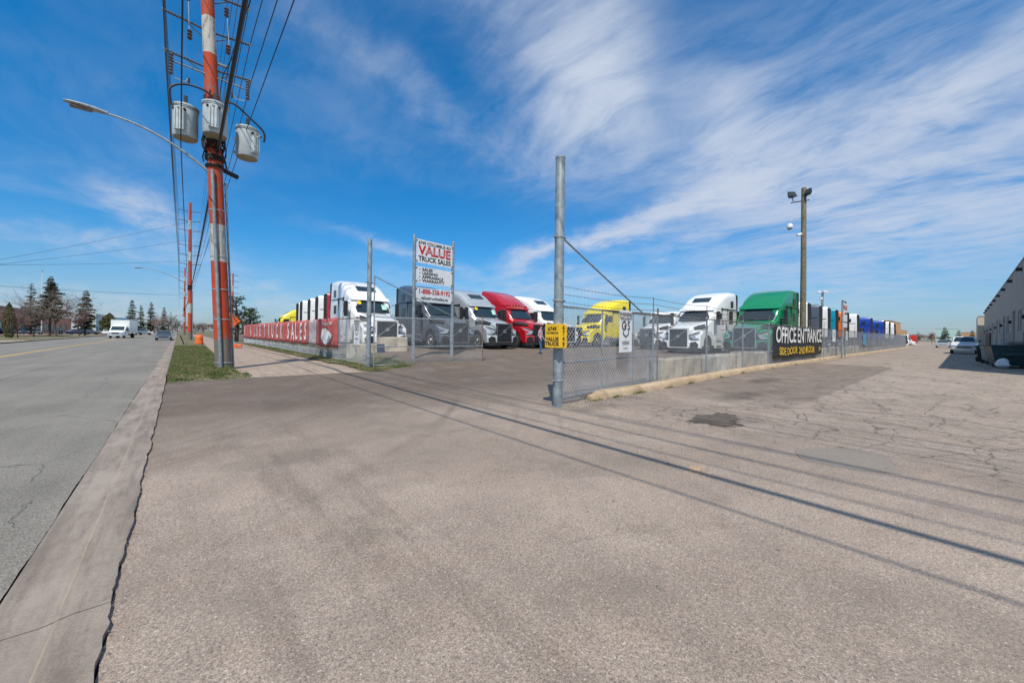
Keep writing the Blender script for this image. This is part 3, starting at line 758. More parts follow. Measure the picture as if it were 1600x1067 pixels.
o = obj('gravel', mb, simple('grit', (.2, .17, .14), .9), smooth=False); o['kind'] = 'stuff'; o['label'] = 'loose gravel and grit on the pavement edges'; o['category'] = 'gravel'

# ------------------------------------------------------------------ chain link fences and gate
def link_mesh(L, h0, h1, pitch=0.110, r=0.0031):
    """diagonal wires in the local xz plane, 0<x<L, h0<z<h1"""
    mb = MB(); hh = h1 - h0; n = int((L + hh) / pitch)
    for sgn in (1, -1):
        for i in range(n):
            xa = -hh + i * pitch; p = []
            x0, z0, x1, z1 = xa, 0.0, xa + hh, hh
            if x0 < 0: z0 -= x0; x0 = 0
            if x1 > L: z1 -= (x1 - L); x1 = L
            if x1 - x0 < 0.01: continue
            if sgn < 0: x0, x1 = L - x0, L - x1
            yy = 0.003 * sgn
            d = Vector((x1 - x0, 0, z1 - z0)).normalized(); u = Vector((-d.z, 0, d.x)) * r
            k = len(mb.v)
            for (x, z) in ((x0, z0), (x1, z1)):
                c = Vector((x, yy, z + h0))
                for off in (u * 0.87 + Vector((0, -r / 2, 0)), -u * 0.87 + Vector((0, -r / 2, 0)), Vector((0, r, 0))): mb.v.append(tuple(c + off))
            for a, b_ in ((0, 1), (1, 2), (2, 0)): mb.f.append((k + a, k + b_, k + 3 + b_, k + 3 + a))
    return mb
def frame_at(p0, p1):
    d = Vector((p1[0] - p0[0], p1[1] - p0[1], 0)); return d.length, atan2(d.y, d.x)

def fence(root, pts, zf, h, post_sp, barbed=0.0, post_top=0.0, first=True):
    """pts polyline; returns nothing; all parts under root (root at origin)"""
    allp = []
    for i in range(len(pts) - 1):
        L, a = frame_at(pts[i], pts[i + 1]); dx, dy = cos(a), sin(a)
        z0 = zf(*pts[i]); z1 = zf(*pts[i + 1])
        mb = link_mesh(L, 0.04, h)
        me = mb.mesh('chain_link', False)
        o = link_obj('chain_link', me, M['wire'], root, (pts[i][0], pts[i][1], z0), (0, -atan2(z1 - z0, L), a)); o['kind'] = 'stuff'
        obj('top_rail', MB().tube([(pts[i][0], pts[i][1], z0 + h), (pts[i + 1][0], pts[i + 1][1], z1 + h)], 0.021, 8), M['rail'], root)
        obj('bottom_wire', MB().tube([(pts[i][0], pts[i][1], z0 + .05), (pts[i + 1][0], pts[i + 1][1], z1 + .05)], 0.004, 4), M['wire'], root)
        n = max(1, round(L / post_sp))
        for k in range(n if i < len(pts) - 2 else n + 1):
            t = k / n; allp.append((pts[i][0] + dx * L * t, pts[i][1] + dy * L * t, z0 + (z1 - z0) * t, -dy, dx))
    pm = MB().tube([(0, 0, -0.05), (0, 0, h + 0.03)], 0.030, 10)
    pm.lathe([(0.036, h + .03), (0.034, h + .05), (0.012, h + .075)], 10)
    pme = pm.mesh('post'); am = None
    if barbed:
        am = MB().tube([(0, 0, h + .05), (0, 0, h + barbed)], 0.014, 6).mesh('extension_arm')
    for (x, y, z, nx, ny) in allp:
        p = link_obj('post', pme, M['galvpipe'], root, (x, y + 0.045, z))
        if am: link_obj('extension_arm', am, M['rusty'], p)
    if barbed:
        for j in range(3):
            zz = h + 0.12 + (barbed - 0.15) * j / 2
            mb = MB()
            for i in range(len(allp) - 1):
                a, c = Vector((allp[i][0], allp[i][1] + .045, allp[i][2] + zz)), Vector((allp[i + 1][0], allp[i + 1][1] + .045, allp[i + 1][2] + zz))
                pp = [a.lerp(c, t / 4) + Vector((0, 0, -0.05 * sin(pi * t / 4))) for t in range(5)]
                mb.tube(pp, 0.0045, 4)
                if a.x < 30:
                    nb = int((c - a).length / 0.14)
                    for q in range(nb):
                        t = (q + .5) / nb; cc = a.lerp(c, t) + Vector((0, 0, -0.05 * sin(pi * t)))
                        for s_ in (1, -1):
                            mb.tube([cc + Vector((-.012, -.012, -.022 * s_)), cc + Vector((.012, .012, .022 * s_))], 0.003, 3)
            obj('barbed_wire', mb, M['rusty'], root, smooth=False)
M['rail'] = simple('weathered_rail', (0.19, 0.16, 0.14), 0.75, 0.3, 0.4, 3)
PR = (6.05, 5.54); PL = (5.91, 15.86)
fr = empty('chain_link_fence'); tag(fr, 'long chain-link fence topped with barbed wire running right from the near gate post', 'fence')
def fy(x): return 5.82 + 0.52 * S((x - 7) / 14.0)
pts = [(6.2, 5.74), (10.6, fy(10.6)), (22.6, fy(22.6)), (94, 6.34)]
fence(fr, pts, lambda x, y: 0.0 if x < 10 else 0.02, 2.12, 4.0, barbed=0.50)
fl = empty('chain_link_fence'); tag(fl, 'chain-link fence along the sidewalk that carries the red banner', 'fence')
fence(fl, [(6.06, 16.1), (6.1, 22.2), (6.1, 57.5)], lambda x, y: 0.08 + 0.05 * S((y - 17) / 5), 2.05, 3.05, barbed=0.0)
# thin barbed arms on left fence
for y in (22.2, 28, 34, 40, 46, 52, 57.5): pass

def gate_post(p, h, rad, label):
    r = empty('gate_post', (p[0], p[1], 0)); tag(r, label, 'gate post', 'tall steel gate posts')
    obj('pipe', MB().lathe([(rad, -0.05), (rad, h - .02), (rad * .96, h)], 28), M['galvpipe'], r)
    obj('cap', MB().lathe([(rad * 1.05, h - .03), (rad * 1.05, h + .005), (rad * .8, h + .03)], 28), M['galv'], r)
    for z in (0.55, 2.22, 3.55):
        b_ = MB().lathe([(rad + .001, z - .02), (rad + .012, z - .015), (rad + .012, z + .015), (rad + .001, z + .02)], 24)
        b_.box(-rad - .07, -rad + .005, -.012, .012, z - .018, z + .018); b_.box(rad - .005, rad + .08, -.012, .012, z - .018, z + .018)
        b_.tube([(-rad - .045, -.05, z), (-rad - .045, .04, z)], .012, 6); b_.tube([(rad + .05, -.05, z), (rad + .05, .04, z)], .012, 6)
        obj('clamp', b_, M['galv'], r)
    for z in (0.75, 1.75, 3.05):
        obj('weld_band', MB().lathe([(rad + .0005, z - .008), (rad + .003, z), (rad + .0005, z + .008)], 24), M['galv'], r)
    return r
gate_post(PR, 5.22, 0.100, 'near thick grey steel gate post with a yellow box on it')
gate_post(PL, 5.30, 0.090, 'far grey steel gate post beside the sidewalk and the open gate leaf')

def gate_leaf(p0, p1, h, braceh, label, z0, bx):
    L, a = frame_at(p0, p1)
    r = empty('gate_leaf', (p0[0], p0[1], z0), a); tag(r, label, 'gate', 'open chain-link gate leaves')
    for z in (0.06, h * 0.40, h): obj('rail', MB().tube([(0.03, 0, z), (L - .02, 0, z)], 0.022, 8), M['galv'], r)
    for i, x in enumerate((0.0, L / 3, 2 * L / 3, L)):
        top = braceh if i == 0 else h + (0.25 if i == 3 else 0.02)
        obj('stile', MB().tube([(x, 0, 0.02), (x, 0, top)], 0.027 if i in (0, 3) else 0.018, 8), M['galv'] if i < 3 else M['rusty'], r)
    obj('brace', MB().tube([(0.0, 0.0, braceh - 0.03), (bx, 0, h)], 0.02, 8), M['galvpipe'], r)
    o = link_obj('chain_link', link_mesh(L, 0.06, h, 0.125, 0.0038).mesh('chain_link', False), M['wire'], r, (0, -0.03, 0)); o['kind'] = 'stuff'
    return r
gate_leaf((6.10, 15.80), (11.25, 15.28), 2.05, 3.75, 'open chain-link gate leaf with a diagonal brace at the far gate post', 0.10, 3.9)
gate_leaf((6.22, 5.60), (11.35, 6.22), 2.02, 3.5, 'open chain-link gate leaf folded back on the fence at the near gate post', 0.10, 4.2)

# ------------------------------------------------------------------ concrete blocks
def block_mesh(L, w, h, seed):
    r_ = random.Random(seed); mb = MB().bbox(0, L, 0, w, 0, h, 0.035)
    mb.v = [(x + r_.uniform(-.012, .012), y + r_.uniform(-.012, .012), z + (r_.uniform(-.012, .012) if z > 0 else 0)) for x, y, z in mb.v]
    mb.box(L * 0.47, L * 0.53, w * .4, w * .6, h - 0.01, h + 0.03)
    return mb.mesh('concrete_block', False)
BLK = [M['blockc'], simple('block_concrete_pale', (.56, .52, .44), .92, 0, .25, 2.1, bump=.8, bscale=12, dirt=.3), simple('block_concrete_grey', (.38, .345, .29), .92, 0, .3, 1.4, bump=.8, bscale=12, dirt=.4), simple('block_concrete_tan', (.40, .35, .27), .92, 0, .3, 1.9, bump=.8, bscale=12, dirt=.45)]
BM = [block_mesh(1.48, 0.6, 0.80, s) for s in range(4)]
x = 11.9; k = 0
while x < 50:
    o = link_obj('concrete_block', BM[k % 4], M['blockc'], None, (x, fy(x) + 0.30 + random.uniform(-.05, .09), random.uniform(-.09, .02)), (0, random.uniform(-.012, .012), random.uniform(-.035, .035)))
    o.material_slots[0].link = 'OBJECT'; o.material_slots[0].material = BLK[k * 7 % 4]
    nm = 'pale concrete block in the retaining row behind the barbed wire fence'
    if k == 0: nm = 'first concrete block of the row behind the fence, nearest the gate leaf'
    nm = {1: 'second concrete block behind the barbed wire fence, counted from the gate leaf', 2: 'third concrete block behind the fence, in front of the white tractor grille', 3: 'fourth concrete block behind the fence, below the white tractor wheel', 4: 'fifth concrete block behind the fence, between the white and the green tractor', 5: 'sixth concrete block behind the fence, left end of the green tractor bumper', 6: 'seventh concrete block behind the fence, below the green grille', 7: 'eighth concrete block behind the fence, just left of the black banner'}.get(k, 'pale concrete block seen under or beyond the black banner') if k else nm
    tag(o, nm, 'concrete block', 'concrete blocks behind the right fence'); x += 1.55; k += 1
for i, (x, y, a, lab) in enumerate(((6.55, 19.9, .08, 'concrete block behind the far gate post, nearest the red banner'), (8.10, 20.0, -.05, 'concrete block in front of the white truck, right one of two'))):
    o = link_obj('concrete_block', BM[i], M['blockc'], None, (x, y, hz(x, y) - .03), (0, 0, a)); tag(o, lab, 'concrete block', 'concrete blocks by the far gate post')
o = obj('steel_plate', MB().bbox(-.2, .2, -.02, .02, 0, .62, .01), M['navy'], None, (8.0, 19.72, 0.3), (-.12, 0, 0)); tag(o, 'dark plate leaning on the concrete blocks behind the far gate post', 'plate')

# ------------------------------------------------------------------ signs
def gys_sign(origin, right, n, w, h, label):
    """origin bottom-left corner"""
    R = Vector(right); N = Vector(n); U = Vector((0, 0, 1))
    r = empty('warning_sign', origin); tag(r, label, 'sign', 'white warning signs on the chain-link')
    mb = MB(); 
    for t in (0, 0.006):
        for (a, b_) in ((0, 0), (w, 0), (w, h), (0, h)): mb.v.append(tuple(R * a + U * b_ + N * t))
    mb.f += [(0, 1, 2, 3), (7, 6, 5, 4)] + [(i, (i + 1) % 4, 4 + (i + 1) % 4, 4 + i) for i in range(4)]
    obj('panel', mb, M['signwhite'], r, smooth=False)
    def T(txt, size, cx, cy, mat, bold=0.0, sx=1.0):
        text_obj('lettering', flatten_text(text_mb(txt, size, bold, sx), R * (cx * w) + U * (cy * h), R, U, N, 0.010), mat, r)
    T('WARNING', 0.145 * w / .7, 0.5, 0.90, M['textblack'], .004)
    T('PROPERTY PROTECTED', 0.065 * w / .7, 0.5, 0.815, M['textblack'], .001)
    T('BY GUARD SERVICE', 0.06 * w / .7, 0.5, 0.775, M['textblack'], .001)
    T('G S', 0.33 * w / .7, 0.5, 0.62, M['textblack'], .008, 0.95); T('Y', 0.2 * w / .7, 0.5, 0.615, M['textblack'], .006)
    for dy, t in ((0, 0.045),):
        pts = [(0.27, .50), (0.27, .42), (0.5, .345), (0.73, .42), (0.73, .50)]; inn = [(0.33, .50), (0.33, .438), (0.5, .385), (0.67, .438), (0.67, .50)]
        mb = MB()
        for q in pts + inn: mb.v.append(tuple(R * (q[0] * w) + U * (q[1] * h) + N * .010))
        mb.f += [(i, i + 1, i + 6, i + 5) for i in range(4)]
        text_obj('emblem', mb, M['textblack'], r)
    for i, t in enumerate(('24 HOUR SECURITY', 'NO TRESPASSING', 'CAMERAS IN USE')): T(t, 0.052 * w / .7, 0.5, 0.25 - i * 0.03, M['textblack'])
    T('905 000 0000' if False else 'SECURITY', 0.06 * w / .7, 0.5, 0.09, M['textblack'])
    return r
gys_sign(Vector((8.38, 5.62, 1.08)), Vector((0.70, 0.085, 0)).normalized(), Vector((0.12, -1, 0)).normalized(), 0.70, 1.07, 'large white warning sign hung on the near gate leaf beside the yellow truck')
gys_sign(Vector((6.02, 17.95, 0.96)), (0, -1, 0), (-1, 0, 0), 0.72, 1.15, 'white warning sign on the fence between the red banner and the far gate post')
# small red-and-white notice on the right fence
def small_sign(x, y, z0, z1, w, mat, label, txts=()):
    r = empty('fence_notice', (x, y, z0)); tag(r, label, 'sign')
    obj('panel', MB().box(0, w, 0, .008, 0, z1 - z0), mat, r, smooth=False)
    for (t, s, cy, m_) in txts:
        text_obj('lettering', flatten_text(text_mb(t, s, .003), (w / 2, 0, cy * (z1 - z0)), (1, 0, 0), (0, 0, 1), (0, -1, 0), .004), m_, r)
small_sign(16.0, fy(16) - .03, 1.72, 2.2, 0.42, M['signwhite'], 'small white notice with red print on the fence in front of the white truck', (('STOP', .11, .85, M['textred']), ('9', .3, .5, M['textred']), ('NO ENTRY', .07, .12, M['textred'])))
small_sign(36.6, 6.27, 1.25, 2.15, 1.0, M['signwhite'], 'white square notice on the fence beyond the black banner', (('V', .7, .5, M['textblack']),))
small_sign(31.6, 6.27, 1.45, 2.0, 0.6, M['signwhite'], 'pale notice on the fence just right of the black banner', (('P', .4, .5, M['textblack']),))
small_sign(50.0, 6.27, 0.9, 1.95, 1.8, simple('sign_blue', (0.08, 0.30, 0.50), .6), 'blue square sheet on the far part of the chain-link fence')
small_sign(41.5, 6.27, 1.35, 2.1, 0.8, M['signwhite'], 'white notice on the fence below the white far truck')

# yellow address box on the near gate post
def yellow_box():
    r = empty('address_box', (5.83, 5.30, 1.24)); tag(r, 'yellow address box mounted on the near gate post', 'sign box')
    X0, X1, Y0, Y1, Hh = 0.0, 0.22, 0.0, 0.42, 0.48
    obj('box', MB().bbox(X0, X1, Y0, Y1, 0, Hh, .008), M['signyellow'], r, smooth=False)
    def L(t, s, cy, sx=1, bold=.002): text_obj('lettering', flatten_text(text_mb(t, s, bold, sx), (X0, (Y0 + Y1) / 2, cy), (0, -1, 0), (0, 0, 1), (-1, 0, 0), .004), M['textblack'], r)
    L('6749', .11, .38, 1.1, .003); L('COLUMBUS RD', .045, .30, 1.1); L('VALUE', .105, .17, 1.15, .004); L('TRUCK', .105, .075, 1.15, .004)
    for i, ch in enumerate('6749'): text_obj('lettering', flatten_text(text_mb(ch, .13, .004), ((X0 + X1) / 2, Y0, .41 - i * .115), (1, 0, 0), (0, 0, 1), (0, -1, 0), .004), M['textblack'], r)
    obj('bracket', MB().box(X1 - .0, X1 + .04, .12, .30, .1, .14).box(X1, X1 + .04, .12, .30, .36, .40), M['galv'], r, smooth=False)
yellow_box()

# two-post company sign
def pylon():
    p0 = Vector((8.40, 16.90)); p1 = Vector((10.75, 17.26)); L, a = frame_at(p0, p1)
    z0 = hz(*p0)
    r = empty('company_sign', (p0.x, p0.y, 0), a); tag(r, 'tall two-post white company sign above the open gate', 'sign')
    for x, b_ in ((0, 6.12), (L, 6.22)):
        p = obj('post', MB().lathe([(0.075, -.1), (0.075, b_), (.05, b_ + .03)], 16, c=(x, 0, 0)), M['galvpipe'], r)
    def panel(zt, zb):
        x0, x1 = 0.09, L - 0.09
        p = obj('panel', MB().box(x0, x1, -.05, -.035, zb, zt), M['signwhite'], r, smooth=False)
        b_ = MB()
        for i in range(5):
            xx = x0 + .05 + (x1 - x0 - .1) * i / 4
            for z in (zb + .03, zt - .03): b_.lathe([(.012, -.062), (.012, -.05)], 6, 'y', (xx, 0, z))
        for z in (zb + .08, zt - .08):
            b_.box(0.03, x0 + .05, -.06, -.02, z - .02, z + .02); b_.box(x1 - .05, L - .03, -.06, -.02, z - .02, z + .02)
        obj('bolts', b_, M['black'], p)
        return p
    cx = L / 2
    def T(par, t, s, z, mat, bold=.004, sx=1.0, x=cx, align='CENTER', dz=0): return text_obj('lettering', flatten_text(text_mb(t, s, bold, sx, align), (x, -.05, z), (1, 0, 0), (0, 0, 1), (0, -1, 0), .006 + dz), mat, par)
    p = panel(5.98, 4.86)
    T(p, '6749 COLUMBUS RD', .205, 5.82, M['textblack'], .006, 1.06)
    T(p, 'VALUE', .60, 5.46, M['textred'], .022, 1.10)
    for zz in (5.38, 5.46, 5.54):   # inline stripes through the red letters
        text = MB().box(cx - .55, cx + .86, -.058, -.0575, zz - .008, zz + .008)
        obj('stripe', text, M['signwhite'], p, smooth=False)
    T(p, 'TRUCK SALES', .33, 5.06, M['textblack'], .010, 0.98)
    p = panel(4.68, 3.90)
    for i, t in enumerate(('SALES', 'LEASING', 'APPRAISALS', 'WARRANTY')):
        T(p, t, .19, 4.56 - i * .178, M['textblack'], .007, 1.28, x=.42, align='LEFT')
        obj('bullet', MB().box(.26, .31, -.058, -.052, 4.535 - i * .178, 4.585 - i * .178), M['textblack'], p, smooth=False)
    p = panel(3.68, 3.02)
    T(p, '1-888-338-9192', .325, 3.50, M['textred'], .010, .93)
    T(p, 'valuetrucksales.ca', .235, 3.20, M['textblack'], .005, .98)
pylon()

# banners
def banner(p0, p1, z0, z1, mat, nrm, label, folds, amp, lines, cat='banner'):
    """p0 left end as read, p1 right end (xy)"""
    d = Vector((p1[0] - p0[0], p1[1] - p0[1], 0)); L = d.length; R = d.normalized(); N = Vector(nrm + (0,)); U = Vector((0, 0, 1))
    r = empty('banner', (p0[0], p0[1], z0)); tag(r, label, cat)
    Hh = z1 - z0
    def warp(s, t):
        w = amp * (sin(s * folds) * .6 + sin(s * folds * 2.7 + t * 2.0) * .4) + amp * .6 * sin(t * 5 + s)
        seam = abs(((s / 3.05) % 1) - 0.5) * 2
        return N * (w - amp * 1.6 * S((seam - .9) / .1))
    def sag(s): return U * (0.025 * sin(s * 2 * pi / 3.05))
    nx = int(L / 0.12); nz_ = 8; mb = MB()
    for j in range(nz_ + 1):
        for i in range(nx + 1):
            s = L * i / nx; t = Hh * j / nz_
            mb.v.append(tuple(R * s + U * t + warp(s, t) + sag(s)))
    for j in range(nz_):
        for i in range(nx): a = j * (nx + 1) + i; mb.f.append((a, a + 1, a + nx + 2, a + nx + 1))
    me = mb.mesh('cloth'); o = link_obj('cloth', me, mat, r)
    sol = o.modifiers.new('thickness', 'SOLIDIFY'); sol.thickness = 0.002; sol.offset = -1
    for (t, size, s, z, mt, bold, sx, al) in lines:
        tm = text_mb(t, size, bold, sx, al)
        out = []
        # subdivide long edges cheaply by triangulating through warp at vertices
        for v in tm.v:
            ss_ = s + v[0]; tt = z + v[1]
            out.append(tuple(R * ss_ + U * tt + warp(ss_, tt) + sag(ss_) + N * .035))
        tm.v = out; text_obj('lettering', tm, mt, r)
    return r, R, U, N, warp, sag
# red banner: reads from far left (y=57) to near (y=26)
lines = []
letters = [('V', 383.5), ('A', 393), ('L', 399), ('U', 402.5), ('E', 407.5), ('T', 414.5), ('R', 421), ('U', 427), ('C', 434), ('K', 440.5), ('S', 451.5), ('A', 458.3), ('L', 464), ('E', 471), ('S', 478.5)]
for ch, px in letters:
    yy = at_X(px, 6.05); s = 57.3 - yy
    lines.append((ch, 1.55, s, 0.74, M['textwhite'], .035, 0.80 + 0.02 * max(0, (30 - yy)) if True else 1, 'CENTER'))
banner((6.03, 57.3), (6.03, 26.1), 0.74, 2.22, M['bannerred'], (-1, 0), 'long red banner with white lettering along the sidewalk fence', 2.1, .012, lines)
r, R, U, N, warp, sag = banner((6.02, 24.3), (6.02, 20.35), 0.72, 2.22, M['bannerred'], (-1, 0), 'shorter red banner with a pale patch nearest the white truck', 3.1, .012,
    [('TRAILERS', .26, 1.9, 1.22, M['textwhite'], .004, 1, 'CENTER'), ('PARTS', .2, 2.9, 1.25, M['textwhite'], .004, 1, 'CENTER')])
mb = MB()
pp = [(1.0, .45), (1.25, .95), (1.9, 1.0), (2.7, .8), (3.1, .6), (2.6, .3), (2.0, .12), (1.5, .2)]
for s, t in pp: mb.v.append(tuple(R * s + U * t + warp(s, t) + sag(s) + N * .02))
mb.f.append(tuple(range(len(pp)))); text_obj('emblem', mb, M['textwhite'], r)
banner((6.02, 26.05), (6.02, 24.35), 0.74, 2.2, simple('banner_greywhite', (0.42, 0.36, 0.37), .7, var=.3), (-1, 0), 'narrow washed-out banner strip between the two red banners', 3.1, .012, [])
# black banner on the right fence
bx0, bx1 = 22.9, 33.2
def byy(x): return fy(x) - 0.045
banner((bx0, byy(bx0) - .03), (bx1, byy(bx1) - .03), 0.42, 2.14, M['bannerblack'], (0, -1), 'black banner with white and yellow office lettering on the right fence', 2.3, .012,
    [('OFFICE ENTRANCE', 1.18, 5.15, 1.18, M['textwhite'], .022, 0.96, 'CENTER'), ('SIDE DOOR  2ND FLOOR', .56, 4.5, .34, M['textyellow'], .008, 1.16, 'CENTER'), ('>>', .56, 9.6, .34, M['textyellow'], .012, .9, 'CENTER')])
# small two-post sign far along the right fence
def far_sign():
    r = empty('company_sign', (38.0, 5.95, 0)); tag(r, 'small two-post sign standing at the far right fence', 'sign')
    obj('post', MB().tube([(0, 0, 0), (0, 0, 4.35)], .06, 8), M['galvpipe'], r); obj('post', MB().tube([(1.9, .1, 0), (1.9, .1, 4.35)], .06, 8), M['galvpipe'], r)
    obj('crossbar', MB().tube([(-.1, 0, 4.35), (2.0, .1, 4.35)], .05, 8), M['galvpipe'], r)
    for z0, z1 in ((3.5, 4.2), (2.8, 3.35), (2.35, 2.7)): obj('panel', MB().box(.1, 1.8, -.02, .02, z0, z1), M['signwhite'], r, smooth=False)
    text_obj('lettering', flatten_text(text_mb('VALUE', .5, .01), (.95, -.02, 3.85), (1, 0, 0), (0, 0, 1), (0, -1, 0), .01), M['textred'], r)
far_sign()
#--PART2--
# ------------------------------------------------------------------ highway tractors
def ring_profile(y, w, zb, zt, r, wt=None, crown=0.03):
    """closed ring, half width w at the base, wt near the roof"""
    wt = w if wt is None else wt
    zs = min(2.05, zt - r - 0.02)
    half = [(w, zb), (w, (zb + zs) / 2), (w, zs)]
    wr = wt
    half.append((w + (wr - w) * 0.7, zs + (zt - r - zs) * 0.65))
    for k in range(5):
        a = pi / 2 * k / 4
        half.append((wr - r + r * cos(a), zt - r + r * sin(a)))
    half.append((wr * 0.45, zt + crown * .8)); half.append((0.0, zt + crown))
    pts = [(x, y, z) for x, z in half] + [(-x, y, z) for x, z in reversed(half[:-1])]
    return pts
def truck_meshes():
    D = {}
    def cab(roof):
        if roof == 'dome': st = [(1.80, .98, 1.95, .14, .96), (2.05, 1.10, 2.26, .16, 1.04), (2.42, 1.17, 2.74, .18, 1.08), (2.45, 1.19, 2.86, .2, 1.10), (2.62, 1.22, 3.02, .26, 1.12), (2.95, 1.235, 3.28, .32, 1.13), (3.35, 1.24, 3.55, .34, 1.14), (3.9, 1.24, 3.80, .34, 1.15), (4.5, 1.24, 3.96, .32, 1.16), (5.1, 1.24, 4.03, .28, 1.17), (5.70, 1.24, 4.02, .26, 1.17)]
        elif roof == 'mid': st = [(1.80, .98, 1.95, .14, .96), (2.05, 1.10, 2.26, .16, 1.04), (2.42, 1.17, 2.74, .18, 1.08), (2.45, 1.19, 2.84, .2, 1.10), (2.8, 1.22, 2.95, .2, 1.14), (3.6, 1.24, 3.02, .2, 1.18), (4.9, 1.24, 3.04, .2, 1.18)]
        else: st = [(1.80, .98, 1.95, .14, .96), (2.05, 1.10, 2.26, .16, 1.04), (2.42, 1.17, 2.74, .18, 1.08), (2.46, 1.19, 2.84, .2, 1.10), (2.8, 1.22, 2.93, .2, 1.14), (3.75, 1.24, 2.95, .2, 1.16)]
        mb = MB().loft([ring_profile(y, w, 0.72 if y > 2.3 else 0.9, zt, r_, wt) for (y, w, zt, r_, wt) in st])
        return mb.mesh('cab')
    for k in ('dome', 'mid', 'day'): D['cab_' + k] = cab(k)
    # free-standing roof fairing with open hollow back
    st = [(2.55, 1.08, 2.98, .05), (2.9, 1.12, 3.22, .12), (3.5, 1.14, 3.62, .2), (4.1, 1.15, 3.90, .22), (4.75, 1.16, 4.10, .2), (5.25, 1.16, 4.18, .16)]
    rings = []
    for (y, w, zt, r_) in st:
        zb = 2.88 + 0.55 * S((y - 4.4) / .8)
        h = [(w, zb), (w, max(zb, zt - r_)), (w - r_ * .3, zt - r_ * .3), (w - r_, zt), (w * .4, zt + .02), (0, zt + .03)]
        rings.append([(x, y, z) for x, z in h] + [(-x, y, z) for x, z in reversed(h[:-1])])
    mb = MB().loft(rings, closed=False)
    n = len(rings[0]); inner = [[(x * .94, y, max(z - .06, 2.9)) for (x, y, z) in rr] for rr in rings]
    mb.loft(inner, closed=False)
    o2 = len(rings) * n; e = (len(rings) - 1) * n
    for k in range(n - 1): mb.f.append((e + k, e + k + 1, o2 + e + k + 1, o2 + e + k))
    D['fairing'] = mb.mesh('roof_fairing')
    # hood
    st = [(0.10, .60, .80, 1.52, .14), (.2, .66, .75, 1.58, .15), (.6, .74, .75, 1.70, .15), (1.2, .86, .75, 1.84, .15), (1.90, .99, .8, 1.98, .14)]
    D['hood'] = MB().loft([ring_profile(y, w, zb, zt, r_, w * .95, .04) for (y, w, zb, zt, r_) in st]).mesh('hood')
    # fender with wheel arch
    def fender(sg):
        poly = [(0.16, .50), (0.10, .80), (0.12, 1.12), (.30, 1.34), (.70, 1.50), (1.25, 1.56), (1.75, 1.50), (2.08, 1.28), (2.16, .95), (2.16, .52), (1.92, .52)]
        for k in range(9):
            a = pi * k / 8; poly.append((1.30 + .60 * cos(a), .56 + .60 * sin(a)))
        poly.append((0.66, .50))
        def sh(p): return (p[0] + (.16 if p[0] < .4 else 0), p[1] - (.13 if p[1] > 1.2 else 0) * 1)
        mb = MB().prism(poly, .56 * sg, 1.20 * sg, 'x', sh)
        return mb.mesh('fender', ang=50)
    D['fender'] = (fender(1), fender(-1))
    def well(sg): # dark inner arch lining
        return MB().box(min(.50 * sg, 1.10 * sg), max(.50 * sg, 1.10 * sg), .72, 1.88, .55, 1.10).mesh('wheel_well')
    D['well'] = (well(1), well(-1))
    # bumper
    r_ = []
    pl = [(-1.20, .42), (-1.18, .16), (-.95, -.02), (-.5, -.10), (0, -.12), (.5, -.10), (.95, -.02), (1.18, .16), (1.20, .42)]
    def bump(sg):
        q = [(1.20, .46), (1.19, .24), (1.0, .06), (.80, .0), (.60, -.02)]
        return MB().loft([[(x * sg, y + dy, z) for (z, dy) in ((.36, .05), (.40, 0), (.74, 0), (.82, .04))] + [(x * .96 * sg, y + .16, .82), (x * .96 * sg, y + .16, .36)] for x, y in q]).mesh('bumper')
    D['bumper'] = (bump(1), bump(-1)); mb = MB()
    mb = MB(); mb.loft([[(x * .98, y + .06, z) for z in (.22, .36)] + [(x * .94, y + .16, .36), (x * .94, y + .16, .22)] for x, y in pl]); D['valance'] = mb.mesh('valance')
    # grille
    mb = MB().box(-.55, .55, .00, .10, .44, 1.50)
    D['grille'] = mb.mesh('grille', False)
    mb = MB()
    for i in range(12): z = .50 + i * .082; mb.box(-.54, .54, -.014, .002, z, z + .018)
    for i in range(7): x = -.45 + i * .15; mb.box(x - .006, x + .006, -.010, .001, .47, 1.48)
    D['bars'] = mb.mesh('grille_bars', False)
    mb = MB()
    mb.box(-.61, -.55, -.03, .12, .42, 1.52); mb.box(.55, .61, -.03, .12, .42, 1.52); mb.box(-.61, .61, -.032, .12, 1.50, 1.57); mb.box(-.61, .61, -.032, .12, .38, .42)
    D['surround'] = mb.mesh('grille_surround', False)
    mb = MB(); d = Vector((.95, 0, .72)).normalized(); u = Vector((-d.z, 0, d.x)) * .022
    a, b_ = Vector((-.50, -.03, .72)), Vector((.50, -.03, 1.45))
    for p in (a - u, b_ - u, b_ + u, a + u): mb.v.append(tuple(p))
    for p in (a - u, b_ - u, b_ + u, a + u): mb.v.append((p.x, .02, p.z))
    mb.f += [(0, 1, 2, 3), (0, 4, 5, 1), (3, 2, 6, 7), (0, 3, 7, 4), (1, 5, 6, 2)]
    D['slash'] = mb.mesh('emblem_bar', False)
    ring = MB().lathe([(.09, -.045), (.11, -.05), (.11, 0.0), (.06, .0), (.06, -.04)], 16, 'y', (0, 0, 1.085)); D['badge'] = ring.mesh('emblem')
    # headlights: swept lens on the fender corner
    def lamp(sg):
        mb = MB(); P = [(.64, .10, 1.10), (.80, .12, .92), (1.10, .24, .90), (1.17, .45, 1.12), (1.15, .62, 1.30), (.90, .26, 1.20)]
        c = Vector((.7, .8, 1.0)); o = [Vector(p) + (Vector(p) - c).normalized() * .025 for p in P]
        mb.v = [(p.x * sg, p.y - .015, p.z) for p in o] + [(p[0] * sg, p[1] + .06, p[2]) for p in P]
        n = len(P); mb.f = [tuple(range(n))] + [(i, n + i, n + (i + 1) % n, (i + 1) % n) for i in range(n)]
        return mb.mesh('headlight', False)
    D['lamp'] = (lamp(1), lamp(-1))
